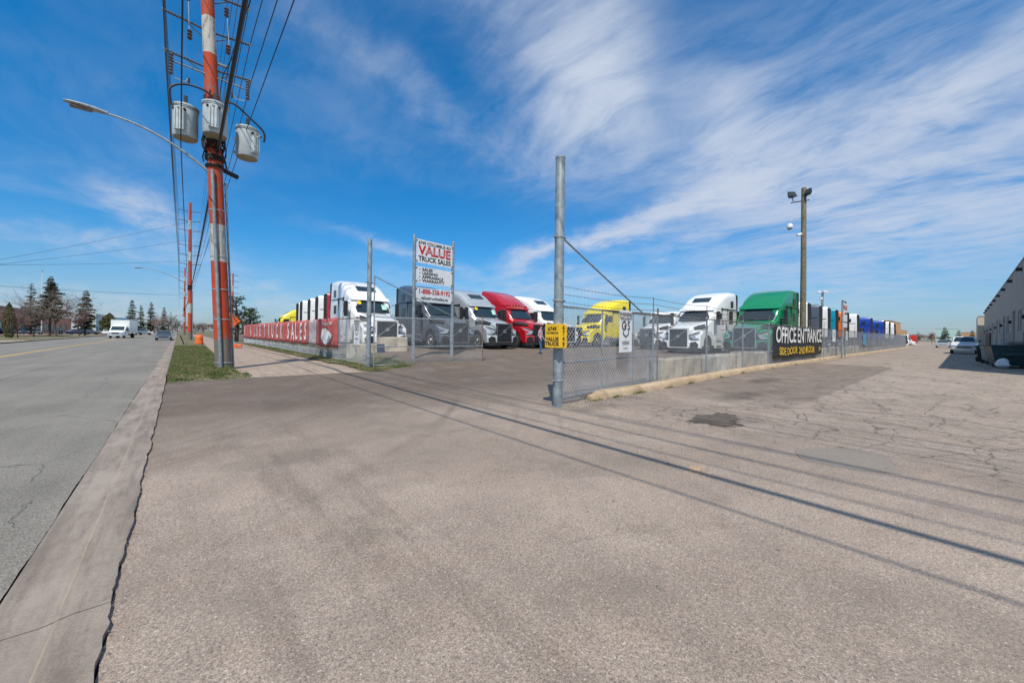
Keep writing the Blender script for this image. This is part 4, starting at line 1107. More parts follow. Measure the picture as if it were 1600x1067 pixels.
    def housing(sg):
        mb = MB(); P = [(.62, .085, 1.16), (.70, .09, .84), (1.12, .22, .82), (1.19, .48, 1.08), (1.17, .86, 1.42), (.88, .30, 1.30)]
        mb.v = [(p[0] * sg, p[1] - .018, p[2]) for p in P] + [(p[0] * sg * .97, p[1] + .10, p[2]) for p in P]
        n = 6; mb.f = [tuple(range(n))] + [(i, n + i, n + (i + 1) % n, (i + 1) % n) for i in range(n)]
        return mb.mesh('lamp_housing', False)
    D['housing'] = (housing(1), housing(-1))
    def fog(sg): return MB().prism([(.66, .40), (.70, .70), (.98, .78), (1.14, .60), (1.10, .40)], -.20, .06, 'y').xf(Matrix.Scale(sg, 4, (1, 0, 0)) @ Matrix.Rotation(radians(14), 4, 'Z')).mesh('fog_lamp', False)
    D['fog'] = (fog(1), fog(-1))
    def slot(sg):
        mb = MB(); P = [(.70, .50, 1.60), (.80, .55, 1.50), (1.00, 1.35, 1.62), (.90, 1.55, 1.82), (.78, .95, 1.72)]
        mb.v = [(p[0] * sg, p[1], p[2] + .02) for p in P] + [(p[0] * sg * .9, p[1], p[2] - .08) for p in P]
        mb.f = [tuple(range(5))] + [(i, 5 + i, 5 + (i + 1) % 5, (i + 1) % 5) for i in range(5)]
        return mb.mesh('hood_vent', False)
    D['slot'] = (slot(1), slot(-1))
    D['seams'] = MB().box(-1.246, 1.246, 3.31, 3.325, 1.0, 2.9).box(-1.247, 1.247, 4.2, 4.212, 1.0, 2.9).box(-1.247, 1.247, 3.35, 5.6, 2.86, 2.875).mesh('panel_seams', False)
    D['steps'] = MB().box(-1.26, 1.26, 2.4, 3.15, .48, .53).box(-1.26, 1.26, 2.4, 3.15, .80, .85).mesh('steps', False)
    def swoosh(sg): # dark air slot behind the hood emblem / fender seam
        mb = MB(); mb.prism([(1.0, 1.55), (1.9, 1.80), (1.95, 1.52), (1.7, 1.50), (1.45, 1.60)], .93 * sg, .985 * sg, 'x'); return mb.mesh('vent', False)
    D['vent'] = (swoosh(1), swoosh(-1))
    # windshield
    rows = []
    for t in (0, .5, 1):
        yb = 1.80 + (2.40 - 1.80) * t; z = 2.02 + (2.72 - 2.02) * t; w = .92 + .08 * t; row = []
        for i in range(-6, 7):
            x = w * i / 6; row.append((x, yb + .10 * (abs(i) / 6) ** 2 - .02 - 0.03, z))
        rows.append(row)
    mb = MB(); n = 13
    for r2 in rows: mb.v += r2
    for r2 in rows: mb.v += [(x, y + .06, z - .04) for x, y, z in r2]
    for j in range(2):
        for i in range(12): a = j * n + i; mb.f.append((a, a + 1, a + n + 1, a + n))
    for i in range(12): mb.f.append((i, i + 39, i + 40, i + 1)); mb.f.append((26 + i, 27 + i, 66 + i, 65 + i))
    mb.f += [(0, 13, 52, 39), (13, 26, 65, 52), (12, 51, 64, 25), (25, 64, 77, 38)]
    D['windshield'] = mb.mesh('windshield')
    D['visor'] = MB().loft([[(x, 2.36 + .10 * (x / 1.1) ** 2, 2.78), (x, 2.20 + .12 * (x / 1.1) ** 2, 2.72), (x, 2.21 + .12 * (x / 1.1) ** 2, 2.75), (x, 2.50 + .05 * (x / 1.1) ** 2, 2.92)] for x in (-1.1, -.8, -.4, 0, .4, .8, 1.1)]).mesh('visor')
    def dor(sg):
        return MB().prism([(2.28, .95), (2.28, 1.98), (2.58, 2.62), (3.28, 2.66), (3.28, .95)], 1.225 * sg, 1.245 * sg, 'x').mesh('door', False)
    D['door'] = (dor(1), dor(-1))
    def win(sg): return MB().prism([(2.38, 2.02), (2.64, 2.55), (3.20, 2.58), (3.20, 2.02)], 1.238 * sg, 1.252 * sg, 'x').mesh('window', False)
    D['window'] = (win(1), win(-1))
    def handle(sg): return MB().box(min(1.245 * sg, 1.275 * sg), max(1.245 * sg, 1.275 * sg), 3.05, 3.2, 1.72, 1.77).mesh('handle', False)
    D['handle'] = (handle(1), handle(-1))
    def sw(sg, y0, y1, z0, z1, w=1.25):
        return MB().prism([(y0 + .04, z0), (y0, z0 + .05), (y0, z1 - .05), (y0 + .04, z1), (y1 - .04, z1), (y1, z1 - .05), (y1, z0 + .05), (y1 - .04, z0)], (w - .03) * sg, w * sg, 'x').mesh('sleeper_window', False)
    D['sw_low'] = (sw(1, 4.55, 5.0, 2.0, 2.5), sw(-1, 4.55, 5.0, 2.0, 2.5))
    D['sw_up'] = (sw(1, 4.75, 5.15, 3.0, 3.42, 1.222), sw(-1, 4.75, 5.15, 3.0, 3.42, 1.222))
    mb = MB().loft([[(x, 2.92 + (3.4 - 2.92) * t, 3.30 + (3.62 - 3.30) * t) for x in (-.55, .55)] + [(x, 2.94 + (3.4 - 2.92) * t, 3.26 + (3.62 - 3.30) * t) for x in (.55, -.55)] for t in (0, 1)])
    D['skylight'] = mb.mesh('skylight', False)
    def ext(sg, y=5.70, zt=3.9):
        return MB().prism([(y, .95), (y, zt), (y + .12, zt), (y + .24, zt - .12), (y + .24, .95)], 1.14 * sg, 1.20 * sg, 'x').mesh('side_extender', False)
    D['ext_dome'] = (ext(1), ext(-1)); D['ext_mid'] = (ext(1, 4.9, 3.0), ext(-1, 4.9, 3.0)); D['ext_day'] = (ext(1, 3.75, 2.9), ext(-1, 3.75, 2.9))
    D['back_dome'] = MB().box(-1.13, 1.13, 5.69, 5.74, .9, 3.85).mesh('rear_wall', False)
    def mirror(sg):
        mb = MB(); xa, xb = sorted((1.36 * sg, 1.56 * sg)); mb.bbox(xa, xb, 2.02, 2.16, 1.78, 2.62, .03)
        mb.tube([(1.2 * sg, 2.25, 2.5), (1.42 * sg, 2.1, 2.55)], .02, 6); mb.tube([(1.2 * sg, 2.25, 1.95), (1.42 * sg, 2.1, 1.9)], .02, 6)
        return mb.mesh('mirror')
    D['mirror'] = (mirror(1), mirror(-1))
    def tank(sg): return MB().lathe([(.30, 3.35), (.335, 3.39), (.335, 4.75), (.30, 4.79)], 20, 'y', (.92 * sg, 0, .70)).box(min(.7 * sg, 1.1 * sg), max(.7 * sg, 1.1 * sg), 2.45, 3.2, .42, .72).mesh('fuel_tank')
    D['tank'] = (tank(1), tank(-1))
    def skirt(sg): return MB().prism([(2.2, .36), (2.2, 1.0), (5.65, 1.0), (5.65, .36)], 1.20 * sg, 1.228 * sg, 'x').mesh('side_skirt', False)
    D['skirt'] = (skirt(1), skirt(-1))
    D['chassis'] = MB().box(-.45, -.36, .8, 8.6, .72, .98).box(.36, .45, .8, 8.6, .72, .98).box(-.4, .4, 6.8, 7.0, .75, .95).box(-.45, .45, 8.5, 8.6, .7, 1.0).box(-.45, .45, 6.9, 7.9, 1.0, 1.08).lathe([(.45, 1.08), (.47, 1.14), (.2, 1.15)], 18, 'z', (0, 7.4, 0)).box(-.4, .4, 1.2, 1.4, .45, .7).mesh('chassis', False)
    D['tyre'] = MB().lathe([(.29, -.12), (.40, -.145), (.50, -.14), (.52, -.11), (.52, .11), (.50, .14), (.40, .145), (.29, .12)], 28, 'x').mesh('tyre')
    D['rim'] = MB().lathe([(.29, -.11), (.30, .125), (.27, .13), (.24, .06), (.20, .03), (.15, .05), (.12, .11), (.10, .15), (.02, .16)], 24, 'x').mesh('rim')
    hb = MB()
    for k in range(10): a = 2 * pi * k / 10; hb.lathe([(.02, .04), (.015, .085)], 6, 'x', (0, .165 * cos(a), .165 * sin(a)))
    D['nuts'] = hb.mesh('wheel_nuts')
    mbb = MB()
    for q in range(5):
        a = 2 * pi * q / 5; c_ = (0, .235 * cos(a), .235 * sin(a)); mbb.lathe([(.038, .062), (.038, .075)], 8, 'x', c_); a += .6; mbb.lathe([(.030, .062), (.030, .072)], 8, 'x', (0, .235 * cos(a), .235 * sin(a)))
    D['holes'] = mbb.mesh('hand_holes')
    mb = MB()
    for x in (-.55, -.28, 0, .28, .55): mb.lathe([(.03, 2.46), (.026, 2.41), (.012, 2.38)], 8, 'y', (x, 0, 2.93))
    D['cablights'] = mb.mesh('roof_lights')
    D['tag'] = MB().lathe([(.12, 0), (.12, .008)], 14, 'y', (0, 0, 0)).mesh('price_tag')
    D['paper'] = MB().box(-.14, .14, 0, .008, -.18, .18).mesh('paper', False)
    D['wiper'] = MB().tube([(-.7, 1.70, 2.0), (-.1, 1.76, 2.08)], .012, 5).tube([(.05, 1.70, 2.0), (.65, 1.78, 2.08)], .012, 5).mesh('wipers')
    return D
TD = truck_meshes()
def truck(x, y, z, rz, body, label, kind='dome', hood=None, roof=None, bumper=None, surround='chrome', skirt=True, tagged=False, sc=1.06, vent='black', skylight=True, group='highway tractors parked in the yard', short=0.0, lights=False, accents=True):
    r = empty('highway_tractor', (x, y, z), rz); r.scale = (sc, sc, sc); tag(r, label, 'truck', group)
    B = M[body]; Hd = M[hood] if hood else B; Bp = M[bumper] if bumper else B
    base = 'mid' if kind == 'fairing' else kind
    cb = link_obj('cab', TD['cab_' + base], B, r)
    if roof and kind != 'fairing': pass
    if kind == 'fairing': link_obj('roof_fairing', TD['fairing'], M[roof] if roof else B, r)
    ys = {'dome': 0, 'mid': -.8, 'day': -1.95, 'fairing': -.8}[kind] - short
    hd = link_obj('hood', TD['hood'], Hd, r)
    for k in (0, 1):
        link_obj('fender', TD['fender'][k], Hd, r); link_obj('wheel_well', TD['well'][k], M['black'], r)
        link_obj('headlight', TD['lamp'][k], M['lampglass'], r)
        link_obj('lamp_housing', TD['housing'][k], M['black'], r); link_obj('fog_lamp', TD['fog'][k], M['black'], r)
        if accents: link_obj('hood_vent', TD['slot'][k], M['black'], hd)
        if vent: link_obj('vent', TD['vent'][k], M[vent], hd)
        d = link_obj('door', TD['door'][k], B, r); link_obj('window', TD['window'][k], M['glass'], d); link_obj('handle', TD['handle'][k], M['chrome'], d)
        if kind in ('dome', 'fairing'):
            link_obj('sleeper_window', TD['sw_low'][k], M['glass'], cb, (0, -.72, 0) if kind != 'dome' else None)
        if kind == 'dome': link_obj('sleeper_window', TD['sw_up'][k], M['glass'], cb)
        link_obj('side_extender', TD['ext_' + ('dome' if kind == 'dome' else 'mid' if kind == 'fairing' else 'day')][k], M['black'], r)
        link_obj('mirror', TD['mirror'][k], M['black'], r)
        link_obj('fuel_tank', TD['tank'][k], M['alu'], r)
        if skirt and kind == 'dome': link_obj('side_skirt', TD['skirt'][k], B, r)
    link_obj('bumper', TD['bumper'][0], Bp, r); link_obj('bumper', TD['bumper'][1], Bp, r); link_obj('valance', TD['valance'], M['black'], r)
    g = link_obj('grille', TD['grille'], M['darkgrille'], r); link_obj('grille_bars', TD['bars'], M['darkbar'], g)
    link_obj('grille_surround', TD['surround'], M[surround], g); link_obj('emblem_bar', TD['slash'], M['chrome'], g); link_obj('emblem', TD['badge'], M['chrome'], g)
    link_obj('windshield', TD['windshield'], M['glass'], r); link_obj('visor', TD['visor'], B, r); link_obj('steps', TD['steps'], M['alu'], r)
    if kind == 'dome': link_obj('panel_seams', TD['seams'], M['black'], cb)
    pass; link_obj('wipers', TD['wiper'], M['black'], r)
    if lights: link_obj('roof_lights', TD['cablights'], M['amber'], r)
    if kind == 'dome':
        link_obj('rear_wall', TD['back_dome'], M['black'], r)
        if skylight: link_obj('skylight', TD['skylight'], M['glass'], cb)
    link_obj('chassis', TD['chassis'], M['black'], r, (0, ys * .7, 0))
    ws = [(1.04, 1.30), (-1.04, 1.30)] + [(s * xx, yy + ys * .7) for s in (1, -1) for xx in (.80, 1.12) for yy in (6.75, 8.0)]
    for (wx, wy) in ws:
        w = link_obj('wheel', TD['tyre'], M['rubber'], r, (wx, wy, .52), (0, 0, 0 if wx > 0 else pi))
        if abs(wx) > .9:
            rm = link_obj('rim', TD['rim'], M['alu'], w)
            if wy < 2: link_obj('wheel_nuts', TD['nuts'], M['chrome'], w); link_obj('hand_holes', TD['holes'], M['black'], w)
    if tagged:
        link_obj('price_tag', TD['tag'], M['amber'], r, (-.78, 1.99, 2.56), (radians(-35), 0, 0))
        link_obj('windshield_paper', TD['paper'], M['tealsticker'], r, (.62, 1.94, 2.36), (radians(-35), 0, 0))
    return r
truck(8.85, 21.0, hz(9, 22), 0, 'white', 'white high-roof highway tractor behind the far gate post', tagged=True, surround='white')
truck(13.0, 20.0, .55, 0, 'grey', 'dark grey high-roof tractor seen behind the two-post sign', bumper='grey')
truck(16.45, 19.9, .55, 0, 'silver', 'silver high-roof tractor between the dark grey one and the red one', tagged=True)
truck(19.85, 19.9, .55, 0, 'red', 'dark red tractor with separate roof fairing', lights=True, kind='fairing', surround='black', skirt=False)
truck(23.2, 20.0, .55, 0, 'white', 'white tractor right of the red one, half hidden by the near gate post', surround='white')
truck(25.5, 21.4, .52, -pi / 2, 'yellow', 'bright yellow high-roof tractor seen through the near gate leaf', skirt=False, skylight=False)
truck(28.6, 16.6, .45, -pi / 2, 'white', 'white day cab between the yellow tractor and the large white one', kind='day')
truck(34, 18.6, .5, -pi / 2, 'redlight', 'red-roofed day cab just visible over the fence left of the large white tractor', kind='day', hood='white')
truck(24.3, 11.9, .38, -pi / 2, 'white', 'large white tractor with a sloping skylight behind the barbed wire', surround='white')
truck(25.9, 8.62, .45, -pi / 2, 'green', 'green tractor with a tall roof fairing behind the concrete blocks', hood='greenhood', kind='dome', surround='chrome', skirt=False, skylight=False)
# row of tractors along the red banner fence, tails toward the street
for (x, y, body, lab) in ((8.1, 61.5, 'yellow', 'yellow tractor with rounded roof rising above the far end of the red banner'),):
    truck(x, y, .5, -pi / 2, body, lab, skirt=False)
RZ = radians(65); HD = Vector((sin(radians(115)), cos(radians(115)))); LF = Vector((sin(radians(25)), cos(radians(25))))
for (px, X, body, lab) in ((459.5, 9.6, 'white', 'white tractor above the red banner, farthest of the white ones'), (465, 9.3, 'white', 'white tractor above the red banner, second farthest of the white ones'),
                          (477, 9.2, 'white', 'white tractor above the red banner, second from the red one'), (488.5, 9.0, 'white', 'white tractor above the red banner next to the narrow red one'), (501.5, 8.8, 'red', 'narrow red tractor showing left of the white one at the gate')):
    c = Vector((X, at_X(px, X))); q = c + HD * 6.1 * 1.06 + LF * 1.25
    truck(q.x, q.y, .5, RZ, body, lab, short=1.2)
# rows on the far right, tails to the fence
for (px, body, lab, kd) in ((1266, 'white', 'white sleeper tractor directly right of the green one', 'dome'), (1284, 'grey', 'dark grey sleeper tractor just right of the wooden light pole', 'dome'), (1297, 'white', 'white sleeper tractor between the dark grey and the turquoise one', 'dome'),
                          (1309, 'teal', 'turquoise sleeper tractor in the far right row', 'dome'), (1326, 'orange', 'orange sleeper tractor behind the small two-post sign', 'dome'), (1342, 'white', 'white sleeper tractor between the orange and the blue one', 'dome'),
                          (1363, 'blue', 'blue sleeper tractor, nearer of two in the far right row', 'dome'), (1383, 'blue', 'blue sleeper tractor, farther of two in the far right row', 'dome'), (1391, 'white', 'white sleeper tractor beyond the two blue ones', 'dome'), (1399, 'white', 'last white tractor, next to the orange brick building', 'dome')):
    c = Vector((at_Y(px, 8.7), 8.7)); q = c + Vector((sin(radians(340)), cos(radians(340)))) * 5.9 * 1.06 + Vector((sin(radians(70)), cos(radians(70)))) * 1.25
    truck(q.x, q.y, .42, radians(200), body, lab, kind=kd, skirt=False, short=1.25)

# ------------------------------------------------------------------ cars and light trucks
def wheel(parent, x, y, r=.33, w=.22):
    t = obj('wheel', MB().lathe([(r * .62, -w / 2), (r * .95, -w / 2), (r, -w * .35), (r, w * .35), (r * .95, w / 2), (r * .62, w / 2)], 18, 'x'), M['rubber'], parent, (x, y, r))
    obj('rim', MB().lathe([(r * .62, -w * .4), (r * .62, w * .45), (r * .5, w * .3), (r * .15, w * .4)], 14, 'x'), M['alu'], t, rot=(0, 0, 0 if x > 0 else pi))
def car(x, y, z, rz, mat, label, kind='sedan', group=None, cat='car'):
    r = empty({'sedan': 'parked_car', 'suv': 'parked_car', 'pickup': 'pickup_truck', 'van': 'van'}[kind], (x, y, z), rz); tag(r, label, cat, group)
    # local: front at y=0, going +y to the rear
    P = {'sedan': (4.6, .9, .68, .92, 1.05, 1.44, (1.25, 1.9, 3.3, 4.1), .32), 'suv': (4.6, .93, .80, 1.05, 1.2, 1.72, (1.15, 1.75, 3.9, 4.5), .36),
         'pickup': (5.8, 1.0, 1.0, 1.22, 1.3, 1.90, (1.55, 2.2, 3.7, 3.95), .41), 'van': (5.6, 1.0, .95, 1.3, 1.35, 2.5, (.7, 1.4, 5.3, 5.5), .36)}[kind]
    L, w, zh, zc, zb, zr, (a0, a1, a2, a3), wr = P
    gl = .28 if kind != 'pickup' else .42
    def ring(y, ww, z0, z1):
        return [(ww * .94, y, z0), (ww, y, z0 + .12), (ww, y, z1 - .16), (ww * .95, y, z1 - .04), (ww * .6, y, z1), (-ww * .6, y, z1), (-ww * .95, y, z1 - .04), (-ww, y, z1 - .16), (-ww, y, z0 + .12), (-ww * .94, y, z0)]
    st = [(0.0, w * .86, gl + .05, zh - .08), (.12, w * .95, gl, zh), (.5, w, gl, zh + .06), (a0, w, gl, zc), (a2, w, gl, zb)]
    st += [(L - .5, w, gl, zb if kind != 'sedan' else zb - .05), (L - .1, w * .96, gl, zb - .05), (L, w * .9, gl + .1, zb - .15)]
    obj('body', MB().loft([ring(*q) for q in st]), mat, r, ang=50)
    def gr(y, wb, z0, z1, wt): return [(wb, y, z0), (wt, y, z1 - .06), (wt * .85, y, z1), (-wt * .85, y, z1), (-wt, y, z1 - .06), (-wb, y, z0)]
    wt = w * .78
    cab = MB().loft([gr(a0, w * .93, zc - .1, zc + .0, w * .88), gr(a1, w * .93, zc - .1, zr - .03, wt), gr((a1 + a2) / 2, w * .93, zb - .1, zr, wt), gr(a2, w * .93, zb - .1, zr - .04, wt), gr(a3, w * .92, zb - .1, zb + .0, w * .85)])
    obj('cabin', cab, mat, r, ang=40)
    # windscreen and windows slightly proud
    def slope_glass(pa, za, pb, zb_, wa, wb):
        d = Vector((pb - pa, zb_ - za)); L_ = d.length; nn = Vector((-d.y, d.x)) / L_
        if nn.y < 0: nn = -nn
        q0 = Vector((pa, za)) + d * .10 + nn * .018; q1 = Vector((pa, za)) + d * .90 + nn * .018; g = MB()
        g.v = [(-wa, q0.x, q0.y), (wa, q0.x, q0.y), (wb, q1.x, q1.y), (-wb, q1.x, q1.y)]
        g.v += [(x_, y_ - nn.x * .05, z_ - nn.y * .05) for x_, y_, z_ in g.v]
        g.f = [(0, 1, 2, 3), (0, 4, 5, 1), (1, 5, 6, 2), (2, 6, 7, 3), (3, 7, 4, 0)]
        return g
    ws = slope_glass(a0, zc, a1, zr - .03, w * .80, wt * .82)
    obj('windscreen', ws, M['glass'], r, smooth=False)
    bw = slope_glass(a3, zb, a2, zr - .04, w * .78, wt * .80)
    obj('rear_window', bw, M['glass'], r, smooth=False)
    for s in (1, -1):
        q = MB(); za, zt_ = zb + .03, zr - .12
        pl = [(a0 + .30, za), (a1 + .08, zt_), (a2 - .05, zt_), (a3 - .28, za)]
        o0 = []
        for (yy, zz) in pl: o0.append(((w * .93 + (wt - w * .93) * (zz - zb + .1) / (zr - zb)) * s + .012 * s, yy, zz))
        q.v = o0 + [(a_ - .05 * s, b_, c_) for a_, b_, c_ in o0]; q.f = [(0, 1, 2, 3)] + [(i, i + 4, (i + 1) % 4 + 4, (i + 1) % 4) for i in range(4)]
        obj('side_window', q, M['glass'], r, smooth=False)
        for yy in (L * .17, L * .80): wheel(r, (w - .10) * s, yy, wr)
        obj('headlight', MB().bbox(min(w * .55 * s, w * .93 * s), max(w * .55 * s, w * .93 * s), -.02, .25, zh - .24, zh - .08, .02), M['lampglass'], r)
        obj('tail_light', MB().bbox(min(w * .62 * s, w * .93 * s), max(w * .62 * s, w * .93 * s), L - .2, L + .015, zb - .42, zb - .2, .02), M['textred'], r)
        obj('mirror', MB().bbox(min((w + .02) * s, (w + .2) * s), max((w + .02) * s, (w + .2) * s), a0 + .35, a0 + .5, zb + .02, zb + .2, .03), M['black'], r)
    obj('grille', MB().bbox(-w * .52, w * .52, -.025, .1, zh - (.36 if kind != 'pickup' else .52), zh - .08, .02), M['darkgrille'], r)
    if kind == 'pickup':
        obj('chrome_bar', MB().box(-w * .54, w * .54, -.04, 0, zh - .22, zh - .16), M['chrome'], r, smooth=False)
        obj('tailgate', MB().box(-w * .9, w * .9, L - .06, L + .02, .6, zb - .04), mat, r, smooth=False)
    obj('bumper', MB().bbox(-w * .93, w * .93, -.09, .12, gl, gl + .22, .04), mat if kind != 'pickup' else M['chrome'], r)
    obj('licence_plate', MB().box(-.15, .15, L + .012, L + .025, .62, .74), M['signwhite'], r, smooth=False)
    return r
q = G(1508, 553.5)
car(63.5, -0.10, 0, -pi / 2, M['white'], 'white pickup truck parked nose-on beside the grey building, half in shade', 'pickup', cat='pickup truck')
q = G(1473, 543.3); car(q.x, q.y, 0, -pi / 2, M['silver'], 'pale car far down the lot, left of the white pickup', 'sedan')
q = G(243 + 14, 531); car(-2.6 + .95, 80.6 - 4.6, 0.0, 0, M['grey'], 'dark grey car driving away along the street near the striped pole', 'sedan')
bpy.context.view_layer.update()
# box truck coming toward the camera
def box_truck():
    r = empty('box_truck', (-8.25, 95.3, 0), -0.16); tag(r, 'white box truck coming along the street toward the camera', 'box truck')
    W = M['white']
    # cut-away van cab
    def ring(y, w, z0, z1): return [(w, y, z0), (w, y, z1 - .12), (w * .9, y, z1), (-w * .9, y, z1), (-w, y, z1 - .12), (-w, y, z0)]
    obj('cab', MB().loft([ring(0, .85, .5, 1.05), ring(.15, .98, .42, 1.15), (ring(.9, 1.0, .42, 1.32)), ring(1.65, 1.0, .42, 2.12), ring(2.3, 1.0, .42, 2.2), ring(2.6, 1.0, .42, 2.2)]), W, r, ang=40)
    ws = MB(); ws.v = [(-.85, .96, 1.40), (.85, .96, 1.40), (.8, 1.58, 2.06), (-.8, 1.58, 2.06), (-.85, 1.02, 1.30), (.85, 1.02, 1.30), (.8, 1.7, 2.0), (-.8, 1.7, 2.0)]
    ws.f = [(0, 1, 2, 3), (0, 4, 5, 1), (1, 5, 6, 2), (2, 6, 7, 3), (3, 7, 4, 0)]; obj('windscreen', ws, M['glass'], r, smooth=False)
    obj('grille', MB().box(-.5, .5, -.03, .05, .72, 1.0), M['darkgrille'], r, smooth=False)
    obj('bumper', MB().bbox(-.98, .98, -.12, .1, .42, .64, .04), M['silver'], r)
    for s in (1, -1):
        obj('headlight', MB().bbox(min(.55 * s, .88 * s), max(.55 * s, .88 * s), -.03, .1, .72, .98, .03), M['lampglass'], r)
        obj('side_window', MB().prism([(1.25, 1.45), (1.7, 2.0), (2.4, 2.0), (2.4, 1.4)], .99 * s, 1.012 * s, 'x'), M['glass'], r, smooth=False)
        obj('mirror', MB().bbox(min(1.08 * s, 1.32 * s), max(1.08 * s, 1.32 * s), 1.2, 1.3, 1.3, 1.75, .02), M['black'], r)
        wheel(r, .86 * s, 1.0, .38); wheel(r, .98 * s, 5.2, .38, .4)
    obj('cargo_box', MB().bbox(-1.22, 1.22, 2.5, 7.3, .95, 3.30, .03), W, r, smooth=False)
    obj('box_trim', MB().box(-1.235, 1.235, 2.48, 2.54, .93, 1.0).box(-1.235, 1.235, 2.48, 2.54, 3.2, 3.315).box(-1.235, -1.2, 2.55, 7.31, .93, 1.02).box(1.2, 1.235, 2.55, 7.31, .93, 1.02), M['alu'], r, smooth=False)
    obj('chassis', MB().box(-.5, .5, .8, 7.2, .5, .8), M['black'], r, smooth=False)
box_truck()
# parked cars over the street
for (px, py, mt, rz, kd, lab, X) in ((8, 522.5, 'black', pi / 2, 'suv', 'black parked car at the left edge by the brick building', None), (22, 522.5, 'navy', pi / 2, 'sedan', 'dark blue parked car below the reddish shrub', None), (38, 522, 'navy', 0, 'suv', 'dark blue parked car behind the sparse spruce', None), (58, 521, 'grey', 0.3, 'sedan', 'grey parked car behind the flagpole', None),
                                     (144, 520, 'navy', pi / 2, 'sedan', 'dark blue parked car between the trees across the street', None), (157, 520.3, 'grey', pi / 2, 'suv', 'grey parked car just left of the box truck', None),
                                     (166, 521.5, 'white', 0, 'sedan', 'white parked car partly hidden by the box truck', None), (226, 518.5, 'white', pi / 2, 'sedan', 'white parked car beyond the box truck, left of two', None), (240, 518.3, 'white', pi / 2, 'suv', 'white parked car beyond the box truck, right of two', None), (84, 520.5, 'black', 0, 'sedan', 'black parked car behind the big bare tree', None)):
    q = G(px, py); d = q.length
    f = min(1.0, 150 / d)
    hor = 522.5 + (px - 800) * .0122
    car(q.x * f, q.y * f, 0.1, rz, M[mt], lab, kd)
q = G(1430, 545); car(118, 8.5, 0, -pi / 2, M['white'], 'white van parked beyond the end of the right fence', 'van', cat='van')
car(128, 7.0, 0, 0, M['white'], 'second white van beyond the end of the right fence', 'van', cat='van')
car(36, -1.0 - .2, 0, 0, M['white'], 'x', 'sedan') if False else None

# bins and skip beside the grey building
def bin_(x, y, mt, label, rz=0):
    r = empty('wheelie_bin', (x, y, 0), rz); tag(r, label, 'bin', 'wheeled bins by the grey building')
    def rg(z, w, d): return [(-w, -d, z), (w, -d, z), (w, d, z), (-w, d, z)]
    obj('body', MB().loft([rg(.06, .22, .24), rg(.95, .29, .33), rg(.98, .31, .35), rg(1.0, .31, .35)]), mt, r, smooth=False)
    obj('lid', MB().loft([rg(1.0, .32, .37), rg(1.06, .32, .37), rg(1.10, .24, .28)]), mt, r, smooth=False)
    for s in (1, -1): obj('wheel', MB().lathe([(.1, -.03), (.12, 0), (.1, .03)], 12, 'x', (.24 * s, .25, .12)), M['rubber'], r)
    obj('handle', MB().tube([(-.2, .4, .98), (.2, .4, .98)], .015, 6), M['black'], r)
bin_(50.5, -1.15, M['black'], 'dark bin next to the white pickup'); bin_(46.5, -1.0, simple('bin_green', (.05, .09, .05), .6), 'dark green bin, second from the white pickup'); bin_(42.5, -0.95, M['black'], 'black bin in the middle of the row by the grey building')
bin_(40.2, -1.1, simple('bin_cream', (.45, .45, .36), .6), 'pale cream bin between the black ones'); bin_(38.6, -1.3, M['black'], 'black bin beside the dumpster'); bin_(54, -1.5, M['navy'], 'blue-black bin in the shade behind the pickup')
def dumpster():
    r = empty('dumpster', (35.2, -1.75, 0), 0.1); tag(r, 'dark green dumpster with an open lid by the grey building', 'dumpster')
    c = simple('dumpster_green', (.02, .06, .07), .5, dirt=.3)
    def rg(z, w, d): return [(-w, -d, z), (w, -d, z), (w, d, z), (-w, d, z)]
    obj('body', MB().loft([rg(.12, .95, .65), rg(1.15, 1.2, .85), rg(1.2, 1.25, .9), rg(1.25, 1.25, .9)]), c, r, smooth=False)
    obj('lid', MB().prism([(-1.25, 1.26), (-1.25, 1.30), (.1, 1.44), (1.25, 1.30), (1.25, 1.26)], -.9, 0, 'y'), M['black'], r, smooth=False)
    obj('lid', MB().box(-1.2, 0, .86, .92, 1.2, 1.9), M['black'], r, smooth=False)
    for s in (1, -1):
        obj('lift_pocket', MB().box(min(1.15 * s, 1.35 * s), max(1.15 * s, 1.35 * s), -.5, .5, .7, .85), c, r, smooth=False)
        for k in (-.5, .5): obj('caster', MB().lathe([(.08, -.03), (.1, 0), (.08, .03)], 10, 'x', (.8 * s, k, .1)), M['rubber'], r)
dumpster()
mb = MB(); rr = random.Random(4); n1, n2 = 10, 7
for j in range(n2 + 1):
    for i in range(n1):
        a = 2 * pi * i / n1; b_ = pi * j / n2; q = .27 * (1 + rr.uniform(-.22, .22)); mb.v.append((q * 1.1 * sin(b_) * cos(a), q * sin(b_) * sin(a), .22 - .22 * cos(b_) * (1 if b_ < pi / 2 else 1.5)))
for j in range(n2):
    for i in range(n1): mb.f.append((j * n1 + i, j * n1 + (i + 1) % n1, (j + 1) * n1 + (i + 1) % n1, (j + 1) * n1 + i))
tag(obj('rubbish_bag', mb, M['signwhite'], None, (33.55, -1.42, 0)), 'white rubbish bag lying in front of the dumpster', 'bag')

